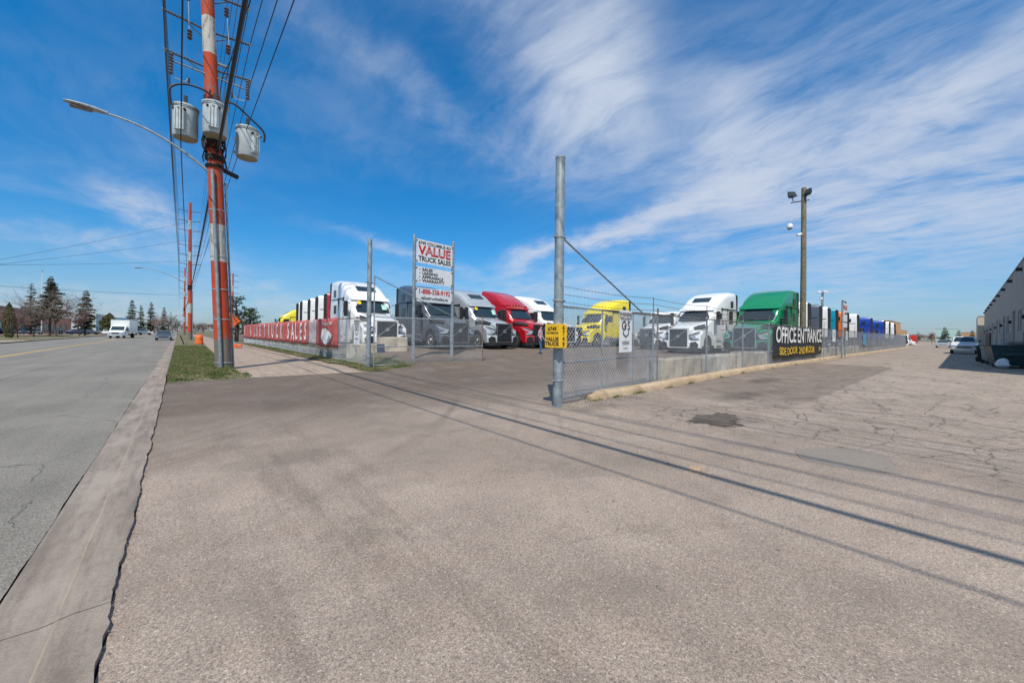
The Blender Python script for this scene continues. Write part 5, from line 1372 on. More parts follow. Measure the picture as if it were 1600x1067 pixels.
# ------------------------------------------------------------------ buildings
def prism_wall(name, x0, x1, y0, y1, z0, z1, mat, par): return obj(name, MB().box(x0, x1, y0, y1, z0, z1), mat, par, smooth=False)
def grey_building():
    r = empty('industrial_building', (26.6, -3.0, 0)); tag(r, 'long grey block industrial building along the right side of the lot', 'building')
    Lx = 106; Hh = 7.75
    ops = []   # openings on the lot side: x0,x1,z0,z1,type
    x = 3.0; k = 0
    while x < Lx - 8:
        ops.append((x, x + 3.0, .05, 4.2, 'dock')); ops.append((x + 5.2, x + 6.2, 0.05, 2.15, 'door')); ops.append((x + 7.4, x + 8.6, 2.3, 4.0, 'win')); ops.append((x + 9.4, x + 10.6, 2.3, 4.0, 'win'))
        x += 13.2; k += 1
    # wall built from piers, lintels and sills so that openings are real
    mb = MB(); cur = 0
    for (a, b_, z0, z1, t) in ops:
        mb.box(cur, a, -.3, 0, 0, Hh); mb.box(a, b_, -.3, 0, z1, Hh)
        if z0 > .1: mb.box(a, b_, -.3, 0, 0, z0)
        cur = b_
    mb.box(cur, Lx, -.3, 0, 0, Hh)
    obj('wall', mb, M['blockwall'], r, smooth=False)
    obj('wall', MB().box(0, .3, -40, -.3, 0, Hh), M['blockwall'], r, smooth=False); obj('wall', MB().box(Lx - .3, Lx, -40, -.3, 0, Hh), M['blockwall'], r, smooth=False)
    obj('roof', MB().box(.3, Lx - .3, -40, -.3, Hh - .5, Hh - .25), M['black'], r, smooth=False)
    obj('parapet_cap', MB().box(-.04, Lx + .04, -.36, .05, Hh, Hh + .09).box(-.04, .34, -40, -.36, Hh, Hh + .09), simple('cap_metal', (.33, .32, .31), .5), r, smooth=False)
    dm = simple('roller_door', (.50, .52, .53), .5); bm = simple('blue_door', (.12, .34, .45), .5)
    for (a, b_, z0, z1, t) in ops:
        if t == 'dock':
            d = obj('roller_door', MB().box(a, b_, -.26, -.2, z0, z1), dm, r, smooth=False)
            for j in range(8): obj('door_slat', MB().box(a + .02, b_ - .02, -.2, -.185, z0 + .02 + j * (z1 - z0) / 8, z0 - .02 + (j + 1) * (z1 - z0) / 8), dm, d, smooth=False)
        elif t == 'door':
            d = obj('door', MB().box(a, b_, -.22, -.16, z0, z1), bm, r, smooth=False); obj('handle', MB().box(a + .08, a + .2, -.16, -.10, 1.0, 1.04), M['chrome'], d, smooth=False)
        else:
            f = obj('window', MB().box(a, b_, -.20, -.17, z0, z1), M['glass'], r, smooth=False)
            obj('frame', MB().box(a, a + .06, -.17, -.1, z0, z1).box(b_ - .06, b_, -.17, -.1, z0, z1).box(a + .06, b_ - .06, -.17, -.1, z0, z0 + .06).box(a + .06, b_ - .06, -.17, -.1, z1 - .06, z1).box((a + b_) / 2 - .03, (a + b_) / 2 + .03, -.17, -.1, z0 + .06, z1 - .06), M['signwhite'], f, smooth=False)
    x = 4.5
    while x < Lx - 2:
        l = obj('wall_light', MB().bbox(x, x + .45, 0.002, .32, Hh - .75, Hh - .50, .03), M['black'], r); x += 9.5
    x = 7.0
    while x < Lx - 2:
        obj('downlight', MB().bbox(x, x + .22, 0.002, .2, 3.1, 3.4, .02), M['black'], r)
        obj('base_panel', MB().box(x + 1.5, x + 4.2, .002, .05, .1, 1.2), bm, r, smooth=False); x += 13.2
    obj('downpipe', MB().tube([(8, .08, 0), (8, .08, Hh - .2)], .05, 8), simple('pipe_grey', (.4, .4, .4), .5), r)
grey_building()
def simple_building(loc, L, D, Hh, mat, label, windows=(), roofmat='black', cat='building', name='building', par_h=.25, rz=0):
    """local: x along front 0..L (front faces -y), depth D"""
    r = empty(name, loc, rz); tag(r, label, cat)
    ws = sorted(windows); mb = MB(); cur = 0
    for (a, b_, z0, z1) in ws:
        if a > cur: mb.box(cur, a, 0, .25, 0, Hh)
        if z0 > .02: mb.box(a, b_, 0, .25, 0, z0)
        mb.box(a, b_, 0, .25, z1, Hh); cur = b_
    mb.box(cur, L, 0, .25, 0, Hh); obj('wall', mb, mat, r, smooth=False)
    obj('wall', MB().box(0, .25, .25, D, 0, Hh), mat, r, smooth=False); obj('wall', MB().box(L - .25, L, .25, D, 0, Hh), mat, r, smooth=False); obj('wall', MB().box(.25, L - .25, D - .25, D, 0, Hh), mat, r, smooth=False)
    obj('roof', MB().box(.25, L - .25, .25, D - .25, Hh - .4, Hh - .2), M[roofmat], r, smooth=False)
    obj('parapet_cap', MB().box(-.06, L + .06, -.06, .3, Hh, Hh + .12).box(-.06, .3, .3, D, Hh, Hh + .12).box(L - .3, L + .06, .3, D, Hh, Hh + .12), MATS['cap_metal'], r, smooth=False)
    for (a, b_, z0, z1) in ws:
        w = obj('window', MB().box(a, b_, .10, .13, z0, z1), MATS.get('teal_glass') or simple('teal_glass', (.10, .26, .26), .12, spec=1.0), r, smooth=False)
        c = (a + b_) / 2
        obj('frame', MB().box(a, a + .08, .02, .1, z0, z1).box(b_ - .08, b_, .02, .1, z0, z1).box(a + .08, b_ - .08, .02, .1, z0, z0 + .08).box(a + .08, b_ - .08, .02, .1, z1 - .08, z1).box(c - .04, c + .04, .02, .1, z0 + .08, z1 - .08), M['black'], w, smooth=False)
        obj('sill', MB().box(a - .1, b_ + .1, -.08, .02, z0 - .12, z0), MATS['cap_metal'], w, smooth=False)
    return r
# red brick building across the street (front faces the street, +x): local x runs along -Y so rotate 90
W = [(6 + 9.0 * i, 6 + 9.0 * i + 4.2, 1.0, 3.0) for i in range(12)]
b = simple_building((-33, 118, .1), 118, 30, 5.4, M['brickred'], 'low red brick building with teal windows behind the trees across the street', W, rz=pi / 2)
b2 = simple_building((-38, 100, .1), 108, 25, 7.6, M['brickred'], 'taller red brick wing at the left edge of the picture', [(5 + 10 * i, 9 + 10 * i, 1.2, 3.2) for i in range(10)], rz=pi / 2)
obj('rooftop_unit', MB().bbox(14, 18, 4, 7, 7.5, 9.0, .1), M['signwhite'], b2)
simple_building((-62, 560, .1), 110, 40, 17, simple('pale_cladding', (.55, .56, .56), .6), 'pale industrial building with white cladding beyond the brick one', [(4 + 16 * i, 12 + 16 * i, 1, 4) for i in range(5)], rz=pi / 2)
simple_building((-44, 640, .1), 130, 40, 15, simple('blue_cladding', (.03, .16, .30), .5), 'far building with a dark blue band behind the box truck', [(5 + 12 * i, 10 + 12 * i, 1, 3.4) for i in range(7)], rz=pi / 2)
# orange brick building at the end of the yard
simple_building((141, 12.4, 0), 26, 26, 6.3, M['brickorange'], 'orange brick building at the far end of the right fence', [(4, 6, 2, 4), (12, 14, 2, 4)])
obj('rooftop_vent', MB().tube([(0, 0, 0), (0, 0, 1.1)], .3, 8), M['galv'], [o for o in bpy.data.objects if o.get('label', '').startswith('orange brick building')][0], (8, 8, 6.1))
simple_building((168, 13, 0), 30, 20, 4.4, M['brickorange'], 'lower orange brick annex beyond the orange brick building', [(6, 9, 1, 3)])
# beyond the grey building
simple_building((134, -12.0, 0), 14, 9.9, 6.7, simple('cream_wall', (.58, .52, .42), .8), 'cream block building just past the grey building', [(1, 3, 3, 5)])
simple_building((250, -8, 0), 60, 8.5, 4.6, M['brickorange'], 'distant tan building behind the white pickup', [(5 + 10 * i, 8 + 10 * i, 1, 3) for i in range(5)], rz=0)
simple_building((330, 1.5, 0), 12, 9, 7.5, simple('pale_green_wall', (.45, .6, .55), .7), 'distant pale green shed at the end of the lot', [(2, 4, 1, 3)])
simple_building((230, 17.5, 0), 10, 12, 4.4, M['signwhite'], 'distant white shed left of the far trees', [(2, 4, 1, 3)])
# shipping container (orange-red) far
o = obj('shipping_container', MB().bbox(0, 6, 0, 2.4, 0, 2.6, .02), M['redlight'], None, (150, 8.2, 0)); tag(o, 'small orange-red container at the far end of the lot', 'container')

# ------------------------------------------------------------------ wooden light pole in the yard
def wood_pole():
    r = empty('light_pole', (32.4, 7.15, .2)); tag(r, 'tall wooden pole with floodlights and a dome camera behind the fence', 'light pole')
    Hh = 11.55
    obj('shaft', MB().tube([(0, 0, -.3), (-.02, 0, 6), (-.08, .02, Hh)], [.19, .17, .145], 14), M['wood'], r)
    A = obj('bracket', MB().tube([(-.12, .75, Hh - .85), (-.08, 0, Hh - .88), (-.08, -.3, Hh - .9)], .035, 6), M['black'], r)
    for (y, a, lab) in ((.72, .75, 1), (-.22, -.5, 2)):
        f = obj('floodlight', MB().loft([[(-.10 * k, -.24 * k - .06, -.22 * k), (-.10 * k, .24 * k, -.22 * k), (-.10 * k, .24 * k, .22 * k), (-.10 * k, -.24 * k, .22 * k)] for k in (1.0,)] + [[(.18, -.12, -.12), (.18, .12, -.12), (.18, .12, .12), (.18, -.12, .12)]]).xf(Matrix.Scale(1.0, 4)), M['black'], r, (-.15, y, Hh - .38 + (.06 if y > 0 else .0)), (0, 0.5, a))
        obj('lens', MB().box(-.112, -.104, -.2, .2, -.18, .18), M['glass'], f, smooth=False)
        obj('arm', MB().tube([(0, 0, 0), (.1, -.05 if y > 0 else .05, -.5)], .03, 6), M['black'], f)
    obj('camera_arm', MB().tube([(-.1, .1, Hh - 2.0), (-.1, .55, Hh - 1.95), (-.1, .72, Hh - 2.1)], .035, 8), M['signwhite'], r)
    d = obj('dome_camera', MB().lathe([(.05, .26), (.15, .22), (.19, .12), (.19, 0), (.18, -.04)], 16, 'z'), M['signwhite'], r, (-.1, .80, Hh - 2.55))
    obj('dome', MB().lathe([(.16, -.04), (.145, -.11), (.09, -.17), (.02, -.19)], 16, 'z'), M['lampglass'], d)
    obj('bullet_camera', MB().tube([(-.15, .12, Hh - 3.15), (-.4, .3, Hh - 3.25)], .09, 10), M['signwhite'], r)
    for z in (2, 4.5, 7, 9): obj('staple', MB().box(-.21, -.17, -.03, .03, z, z + .05), M['galv'], r, smooth=False)
wood_pole()
def far_light():
    r = empty('light_pole', (60, 11.3, 0)); tag(r, 'distant pole with two white lamp heads above the turquoise tractor', 'light pole')
    obj('shaft', MB().tube([(0, 0, 0), (0, 0, 7.2)], .12, 8), M['galvpipe'], r)
    for s in (1, -1): obj('lamp_head', MB().bbox(-.25, .25, min(.1 * s, .5 * s), max(.1 * s, .5 * s), 7.05, 7.3, .06), M['signwhite'], r)
    obj('camera', MB().lathe([(.1, 0), (.2, .1), (.15, .3)], 10, 'z', (0, .1, 6.2)), M['signwhite'], r)
far_light()

# ------------------------------------------------------------------ striped utility poles, transformers, lines
ARMS = (18.7, 17.3, 15.9, 13.75, 12.4, 11.05)
LEAN = -0.045
def insul(mb, p, d, L=.42, r=.055, n=7):
    """ribbed post insulator from p along d"""
    p = Vector(p); d = Vector(d).normalized(); pts = []; rs = []
    for i in range(n * 2 + 1):
        pts.append(p + d * (L * i / (n * 2))); rs.append(r if i % 2 else r * .55)
    mb.tube(pts, rs, 8)
def util_pole(x, y, label, lean, detail, Ht=20.0, scale=1.0):
    r = empty('utility_pole', (x, y, 0)); tag(r, label, 'utility pole', 'orange and white striped utility poles')
    def ax(z): return lean * z
    obj('shaft', MB().tube([(ax(z), 0, z) for z in (-.3, 3, 7, 12, 16, Ht)], [.265, .25, .23, .205, .185, .16], 20), M['polepaint'], r)
    for i, z in enumerate(ARMS):
        arm = MB(); a = ax(z)
        arm.tube([(a - .16, 0, z), (a - .62, 0, z + .05)], .035, 6); arm.tube([(a + .16, 0, z), (a + .62, 0, z + .05)], .035, 6)
        arm.tube([(a - .16, 0, z - .30), (a - .62, 0, z + .02)], .02, 5); arm.tube([(a + .16, 0, z - .30), (a + .62, 0, z + .02)], .02, 5)
        o = obj('crossarm', arm, M['insul'], r)
        for s in (1, -1):
            im = MB(); insul(im, (a + .62 * s, 0, z + .05), (s, 0, .08), .60, .055, 8); obj('insulator', im, M['insul'], o)
            obj('wire_clamp', MB().lathe([(.03, -.08), (.04, 0), (.03, .08)], 8, 'y', (a + 1.24 * s, 0, z + .10)), M['galv'], o)
    if detail:
        # riser conduit, second conduit, ground wire
        obj('conduit', MB().tube([(-.10 + ax(z), -.30, z) for z in (0, 2, 4, 7.3)], .055, 12), M['galvpipe'], r)
        obj('conduit', MB().tube([(.30 + ax(z), .02, z) for z in (0, 2, 4, 7.0)], .035, 10), M['galvpipe'], r)
        for z in (.3, 1.9, 3.0, 4.2, 5.9): obj('strap', MB().lathe([(.275 - z * .006, z), (.282 - z * .006, z + .01), (.282 - z * .006, z + .03), (.275 - z * .006, z + .04)], 16, 'z', (ax(z), 0, 0)), M['galv'], r)
        obj('pole_plate', MB().box(-.35 , -.32, -.05, .05, 1.9, 2.1), M['alu'], r, smooth=False)
        # fuse cutouts on mid bar
        z = 10.7; a = ax(z)
        bar = obj('cutout_bar', MB().tube([(a - 1.05, -.1, z + .1), (a + 1.0, -.1, z)], .028, 6), M['galvpipe'], r)
        for s in (-1, 1):
            c = MB(); insul(c, (a + 1.10 * s, -.12, z - .38), (0, 0, 1), .72, .075, 7); o = obj('fuse_cutout', c, M['insul'], bar)
            obj('fuse_bracket', MB().tube([(a + 1.0 * s, -.1, z - .45), (a + .72 * s, -.14, z - .5), (a + .62 * s, -.14, z - .32)], .02, 5), M['alu'], bar)
            t = MB(); insul(t, (a + .62 * s, -.14, z - .50), (0, 0, 1), .2, .04, 4); obj('arrester', t, M['insulbrown'], bar)
        for z in (12.1, 13.45):
            for s in (-1, 1):
                t = MB(); insul(t, (ax(z) + .55 * s, -.12, z - .34), (0, 0, 1), .34, .085, 3); obj('switch_insulator', t, M['insulbrown'], r)
        for s in (-1, 1): obj('drop_wire', MB().tube([(ax(13) + .55 * s, -.13, 13.1), (ax(12) + .57 * s, -.13, 12.1)], .014, 5), M['galv'], r)
        tangle = MB(); rr = random.Random(12)
        for k in range(40):
            a0 = rr.uniform(0, 2 * pi); z0 = rr.uniform(7.5, 8.3); pts = []
            z1 = rr.uniform(8.0, 10.2)
            for t in range(8):
                u = t / 7; aa = a0 + u * rr.uniform(-.6, .9); zz = z0 + (z1 - z0) * u; rad = .27 + .10 * sin(u * 7 + k) * (1 - u)
                pts.append((ax(zz) + rad * cos(aa), rad * sin(aa) - .02, zz))
            tangle.tube(pts, rr.choice((.014, .022, .030)), 5)
        for k in range(7):
            z0 = rr.uniform(7.45, 8.2); tangle.lathe([(.275, z0), (.30, z0 + .03), (.275, z0 + .06)], 14, 'z', (ax(z0), 0, 0))
        o = obj('cable_tangle', tangle, M['cable'], r)
        obj('splice_case', MB().tube([(-.05, .12, 7.5), (.38, .30, 7.42)], .085, 10), M['black'], r)
        # painted low bracket
        obj('bracket', MB().box(ax(11) + .18, ax(11) + .5, -.06, .06, 11.3, 11.36), M['galvpipe'], r, smooth=False)
    else:
        t = MB()
        for k in range(6):
            z0 = 7.4 + k * .12; t.lathe([(.27, z0), (.32, z0 + .03), (.27, z0 + .06)], 10, 'z', (ax(z0), 0, 0))
        obj('cable_tangle', t, M['cable'], r)
        obj('conduit', MB().tube([(.32, -.05, 0), (.3 + ax(7), -.05, 7.2)], .05, 8), M['galvpipe'], r)
    return r
P1 = (1.30, 18.0); P2 = (1.27, 73.15); P3 = (1.3, 150.0); P0 = (1.1, -38.0)
util_pole(P1[0], P1[1], 'tall orange and white striped utility pole in the near grass strip', LEAN, True)
util_pole(P2[0], P2[1], 'second orange and white striped utility pole farther along the street', -.008, False)
util_pole(P3[0], P3[1], 'third striped utility pole, smallest, farthest along the street', .0, False)

def transformer(x, y, z, a, label, sx=1.0):
    r = empty('transformer', (x, y, z), a); tag(r, label, 'transformer', 'grey transformers on the striped pole')
    R0 = .36; Hh = 1.05
    obj('tank', MB().lathe([(R0 - .05, 0.02), (R0 - .02, 0.0), (R0, .03), (R0, Hh), ], 28), M['xfmr'], r)
    obj('lid', MB().lathe([(R0 + .03, Hh), (R0 + .03, Hh + .05), (R0 - .06, Hh + .10), (.05, Hh + .14)], 28), M['xfmr'], r)
    obj('base_disc', MB().lathe([(R0 - .03, -.012), (R0 - .03, .0)], 28), simple('stained_base', (.32, .27, .18), .8), r)
    obj('band', MB().lathe([(R0 + .002, Hh - .07), (R0 + .02, Hh - .055), (R0 + .02, Hh - .03), (R0 + .002, Hh - .02)], 28), M['galv'], r)
    obj('cooling_panel', MB().bbox(-.15, .15, -R0 - .10, -R0 + .03, .14, Hh - .12, .03), M['xfmr'], r)
    for i in range(3): obj('cooling_rib', MB().box(-.10 + i * .09, -.08 + i * .09, -R0 - .125, -R0 - .10, .2, Hh - .2), M['xfmr'], r, smooth=False)
    b_ = MB(); insul(b_, (0, .0, Hh + .12), (0, 0, 1), .36, .07, 5); obj('bushing', b_, M['insul'], r)
    for s in (-1, 0, 1):
        b_ = MB(); insul(b_, (s * .17, -R0 - .0, Hh - .22), (0, -1, .25), .13, .04, 3); obj('terminal', b_, M['insulbrown'], r)
    obj('hanger', MB().box(-.05, .05, R0 - .02, R0 + .24, .25, .33).box(-.05, .05, R0 - .02, R0 + .24, Hh - .3, Hh - .22), M['galv'], r, smooth=False)
    return r
c1 = P1[0] + LEAN * 8.8
transformer(P1[0] - 1.18 , 18.02, 8.28, radians(-25), 'left one of the three grey pole transformers, above the lamp arm')
transformer(c1 + .02, 17.42, 8.42, radians(-10), 'middle grey pole transformer, in front of the striped pole')
transformer(c1 + 1.02, 17.85, 8.08, radians(35), 'right one of the three grey pole transformers')
def hoop(pts, r, label):
    n = 28; P = [Vector(p) for p in pts]; out = []
    for i in range(n + 1):
        t = i / n * (len(P) - 1); k = min(int(t), len(P) - 2); u = t - k
        p0 = P[max(k - 1, 0)]; p1 = P[k]; p2 = P[k + 1]; p3 = P[min(k + 2, len(P) - 1)]
        out.append(0.5 * ((2 * p1) + (p2 - p0) * u + (2 * p0 - 5 * p1 + 4 * p2 - p3) * u * u + (3 * p1 - p0 - 3 * p2 + p3) * u ** 3))
    o = obj('cable_loop', MB().tube(out, r, 8), M['cable']); tag(o, label, 'cable')
hoop([(P1[0] - 1.55, 17.75, 9.2), (P1[0] - 1.60, 17.7, 9.75), (P1[0] - 1.2, 17.7, 10.05), (P1[0] - .6, 17.65, 10.0), (c1 - .1, 17.66, 9.6), (c1, 17.68, 8.3)], .035, 'thick black cable looping over the left pole transformer')
hoop([(c1 + .05, 17.68, 8.3), (c1 + .1, 17.66, 9.5), (c1 + .5, 17.55, 9.85), (c1 + 1.1, 17.5, 9.45), (c1 + 1.5, 17.5, 9.1), (c1 + 1.52, 17.55, 8.75)], .035, 'thick black cable looping over the right pole transformer')

# street lamps
def lamp(x, y, z, lean, label, dx=-2.75, rise=1.55, sc=1.0):
    r = empty('street_lamp', (x + lean * z - .16, y - .05, z)); tag(r, label, 'street lamp', 'street lamps on the utility poles')
    pts = []
    for i in range(13):
        t = i / 12; pts.append((dx * .86 * t, -.1 * t, rise * (1 - (1 - t) ** 1.9)))
    obj('arm', MB().tube(pts, [.045 - .015 * i / 12 for i in range(13)], 10), M['galv'], r)
    ex, ey, ez = pts[-1]
    h = MB(); rings = []
    for (t, w, hh) in ((0, .05, .05), (.12, .07, .06), (.3, .13, .075), (.55, .16, .07), (.8, .13, .05), (.95, .05, .03)):
        cx = ex - t * 1.0; cz = ez + .02 + .05 * t
        rings.append([(cx, ey + w * cos(a), cz + hh * sin(a)) for a in [2 * pi * k / 12 for k in range(12)]])
    obj('lamp_head', MB().loft(rings), M['galv'], r)
    obj('lens', MB().bbox(ex - .82, ex - .35, ey - .11, ey + .11, ez - .05, ez + .0, .02), simple('lens_brown', (.12, .07, .05), .3), r)
    obj('bracket', MB().box(-.02, .12, -.06, .06, -.15, .25), M['galv'], r, smooth=False)
lamp(P1[0], P1[1], 7.25, LEAN, 'street lamp on a curved arm from the near striped pole', -3.0, 1.12)
lamp(P2[0], P2[1], 8.0, 0, 'street lamp on a curved arm from the second striped pole', -5.6, 1.9)

# overhead lines
def line(name, pts, r, label, sag=.35, group='overhead lines along the street', mat=None):
    mb = MB(); out = []
    for i in range(len(pts) - 1):
        a, c = Vector(pts[i]), Vector(pts[i + 1]); n = 12
        for k in range(n if i < len(pts) - 2 else n + 1):
            t = k / n; out.append(a.lerp(c, t) - Vector((0, 0, sag * 4 * t * (1 - t) * (c - a).length / 55)))
    mb.tube(out, r, 5); o = obj(name, mb, mat or M['condwire']); tag(o, label, 'power line', group); return o
for i, z in enumerate(ARMS):
    for s in (1, -1):
        side = 'right' if s > 0 else 'left'
        lev = ('top', 'second', 'third', 'fourth', 'fifth', 'lowest')[i]
        line('power_line', [(P0[0] + 1.24 * s, P0[1], z + .1)] + [(p[0] + ln * z + 1.24 * s, p[1], z + .1) for p, ln in ((P1, LEAN), (P2, -.008), (P3, 0))] + [(1.3 + 1.24 * s, 230, z * .95)], .011 if i < 3 else .016,
             'thin conductor on the %s ends of the %s crossarms of the striped poles' % (side, lev))
for (dx0, z0, dx1, z1, dx2, z2, r_, lab) in ((-1.0, 7.75, -.27, 8.05, .1, 7.9, .050, 'thickest black cable bundle running to the near striped pole below its transformers'),
                                    (-1.30, 8.0, -1.30, 8.1, -.3, 7.6, .018, 'black cable just left of the near striped pole'), (.75, 9.0, .55, 9.0, .4, 8.6, .013, 'black cable passing right of the near striped pole')):
    line('cable', [(1.3 + dx0, -38, z0), (1.3 + dx1, 18, z1), (1.27 + dx2, 73.1, z2), (1.3 + dx2, 150, z2), (1.3, 230, z2)], r_, lab, .28, mat=M['cable'])
for (z1, (pxl, pyl), lab) in ((17.3, (0, 406), 'upper service wire crossing the street to the left'), (14.6, (0, 413), 'middle service wire crossing the street to the left'), (11.6, (0, 414), 'lower service wire crossing the street to the left'), (6.6, (0, 447), 'lowest wire crossing the street to the left')):
    d = ray(pxl, pyl); Y = 60.0; t = Y / d.y; e = Vector((d.x * t, Y, H + d.z * t)); a = Vector((1.2, 73.1, z1)); dd = (e - a)
    line('service_wire', [tuple(a), tuple(e), tuple(e + dd * .8)], .014, lab, .35, group='service wires over the street')
hoop([(.55, -20, 9.6), (.75, 0, 9.9), (P1[0] + .10, 14.0, 10.9), (P1[0] - .18, 17.4, 10.6), (P1[0] - .22, 17.72, 9.7), (P1[0] - .25, 17.72, 8.0)], .014, 'heavy black cable bending down onto the near striped pole')
hoop([(.75, -20, 10.9), (.95, 0, 11.2), (P1[0] + .45, 13.0, 12.6), (P1[0] + .05, 17.6, 11.4), (P1[0] - .10, 17.75, 9.9), (P1[0] - .12, 17.70, 8.1)], .012, 'second black cable bending down the right side of the near striped pole')
def guy(p0, p1, lab): tag(obj('guy_wire', MB().tube([p0, p1], .012, 5), M['condwire']), lab, 'wire')
guy((c1 + .1, 18.2, 7.3), (10.3, 120, 9.0), 'service wire running from the near striped pole to the distant red and white mast')
# small pole seen right of the near striped pole
def thin_mast():
    r = empty('radio_mast', (10.3, 120, 0)); tag(r, 'small distant red and white mast just right of the near striped pole', 'mast')
    obj('shaft', MB().tube([(0, 0, 0), (0, 0, 16)], .15, 8), M['polepaint'], r)
    for z in (11, 12.5, 14, 15.5): obj('crossarm', MB().tube([(-1.2, 0, z), (1.2, 0, z)], .06, 5), M['insul'], r)
thin_mast()

# ------------------------------------------------------------------ street furniture
def barrel():
    q = G(311, 539.5); r = empty('traffic_barrel', (q.x, q.y, .06)); tag(r, 'orange traffic barrel on the sidewalk left of the striped pole', 'traffic barrel')
    ob = simple('barrel_orange', (.75, .13, .02), .5)
    obj('body', MB().lathe([(.36, .08), (.36, .30), (.34, .32), (.33, .60), (.31, .62), (.30, .88), (.25, .95), (.1, 1.0)], 20), ob, r)
    for z in (.34, .64): obj('band', MB().lathe([(.345 - z * .02, z), (.35 - z * .02, z + .02), (.35 - z * .04, z + .1), (.34 - z * .04, z + .12)], 20), M['orange'], r)
    obj('base', MB().lathe([(.45, 0), (.45, .06), (.38, .09)], 20), M['rubber'], r)
    obj('handle', MB().tube([(-.1, 0, 1.0), (-.08, 0, 1.1), (.08, 0, 1.1), (.1, 0, 1.0)], .02, 6), ob, r)
barrel()
q = G(293, 540); r = empty('leaning_post', (q.x, q.y, .05)); tag(r, 'short dark leaning post by the kerb behind the grass strip', 'post')
obj('post', MB().tube([(-.25, 0, .0), (-.55, 0, .95)], .05, 6).tube([(.1, 0, 0), (-.1, 0, .12)], .05, 6), M['black'], r); obj('base', MB().bbox(-.4, .2, -.2, .2, -.02, .06, .02), M['black'], r)
def diamond():
    q = at_Y(362, 40.0); r = empty('road_work_sign', (q, 40.0, .1)); tag(r, 'orange diamond road work sign behind the striped pole', 'sign')
    ob = MATS['barrel_orange']; s = .62; c = 2.35 - .1
    mb = MB(); mb.prism([(0, c - s), (s, c), (0, c + s), (-s, c)], 0, .02, 'y'); obj('panel', mb, ob, r, smooth=False)
    obj('stand', MB().tube([(0, .05, 0), (0, .05, c)], .025, 6).tube([(-.6, .4, 0), (0, .05, .7), (.6, -.3, 0)], .02, 6).tube([(-.6, -.4, 0), (0, .05, .7), (.6, .4, 0)], .02, 6), M['galv'], r)
    obj('base', MB().bbox(-.5, .7, -.2, .2, 0, .28, .05), ob, r)
diamond()
q = G(65, 520.5)
f = 0.75; r = empty('flagpole', (q.x * f, q.y * f, .1)); tag(r, 'thin bare flagpole between the trees in front of the brick building', 'flagpole')
fh = 1.5 + (513.5 - 425) / 606 * (q.x * f * sin(YAW) + q.y * f * cos(YAW))
obj('pole', MB().tube([(0, 0, 0), (0, 0, fh)], [.10, .06], 10), M['signwhite'], r); obj('finial', MB().lathe([(.02, fh), (.2, fh + .1), (.2, fh + .2), (.02, fh + .3)], 10), M['galv'], r)

# ------------------------------------------------------------------ person in the yard, partly behind the yellow box
def person():
    r = empty('person', (17.0, 17.05, hz(17, 17)), radians(200)); tag(r, 'person in a plaid shirt and blue jeans standing in the yard behind the yellow box', 'person')
    V = []; E = []; Rr = []
    def add(p, rad, par=None):
        V.append(p); Rr.append(rad)
        if par is not None: E.append((par, len(V) - 1))
        return len(V) - 1
    pel = add((0, 0, .95), .15); sp = add((0, 0, 1.15), .145, pel); ch = add((0, 0, 1.35), .165, sp); ne = add((0, 0, 1.49), .06, ch); hd0 = add((0, .01, 1.57), .075, ne); hd1 = add((0, .015, 1.67), .095, hd0); add((0, .0, 1.74), .06, hd1)
    for s in (1, -1):
        hp = add((.09 * s, 0, .88), .105, pel); kn = add((.11 * s, .03 + .05 * s, .50), .07, hp); an = add((.12 * s, .0 + .06 * s, .10), .045, kn); add((.13 * s, .13 + .06 * s, .04), .04, an)
        sh = add((.19 * s, 0, 1.42), .065, ch); el = add((.25 * s, -.02, 1.14), .045, sh); wr = add((.24 * s, .12, .93), .03, el); pm = add((.235 * s, .15, .87), .035, wr)
        for k in range(4): f1 = add((.235 * s + .018 * (k - 1.5) * s, .17, .81), .010, pm); add((.235 * s + .018 * (k - 1.5) * s, .175 - .01, .775 + .005 * k), .008, f1)
        add((.21 * s, .20, .86), .011, pm)
    me = bpy.data.meshes.new('body'); me.from_pydata(V, E, []); o = bpy.data.objects.new('body', me); COL.objects.link(o)
    sk = o.modifiers.new('skin', 'SKIN'); sk.use_smooth_shade = True
    for i, rr_ in enumerate(Rr): me.skin_vertices[0].data[i].radius = (rr_, rr_)
    me.skin_vertices[0].data[0].use_root = True
    o.modifiers.new('sub', 'SUBSURF').levels = 1
    dg = bpy.context.evaluated_depsgraph_get(); m2 = bpy.data.meshes.new_from_object(o.evaluated_get(dg)); bpy.data.objects.remove(o)
    for k in ('jeans', 'plaid', 'skin', 'hair', 'black'): m2.materials.append(M[k])
    for p in m2.polygons:
        c = p.center; z = c.z
        p.material_index = 4 if z < .09 else 0 if z < 1.0 and abs(c.x) < .21 else 3 if (z > 1.70 or (z > 1.6 and c.y < -.01)) else 2 if (z > 1.5 or (abs(c.x) > .18 and z < .98)) else 1
    b = bpy.data.objects.new('body', m2); COL.objects.link(b); b.parent = r
    obj('nose', MB().loft([[(-.012, .10, 1.63), (.012, .10, 1.63), (0, .10, 1.69)], [(-.008, .125, 1.635), (.008, .125, 1.635), (0, .11, 1.67)]]), M['skin'], r)
    obj('cap', MB().lathe([(.105, 1.70), (.105, 1.74), (.08, 1.79), (.02, 1.81)], 14), M['hair'], r)
person()

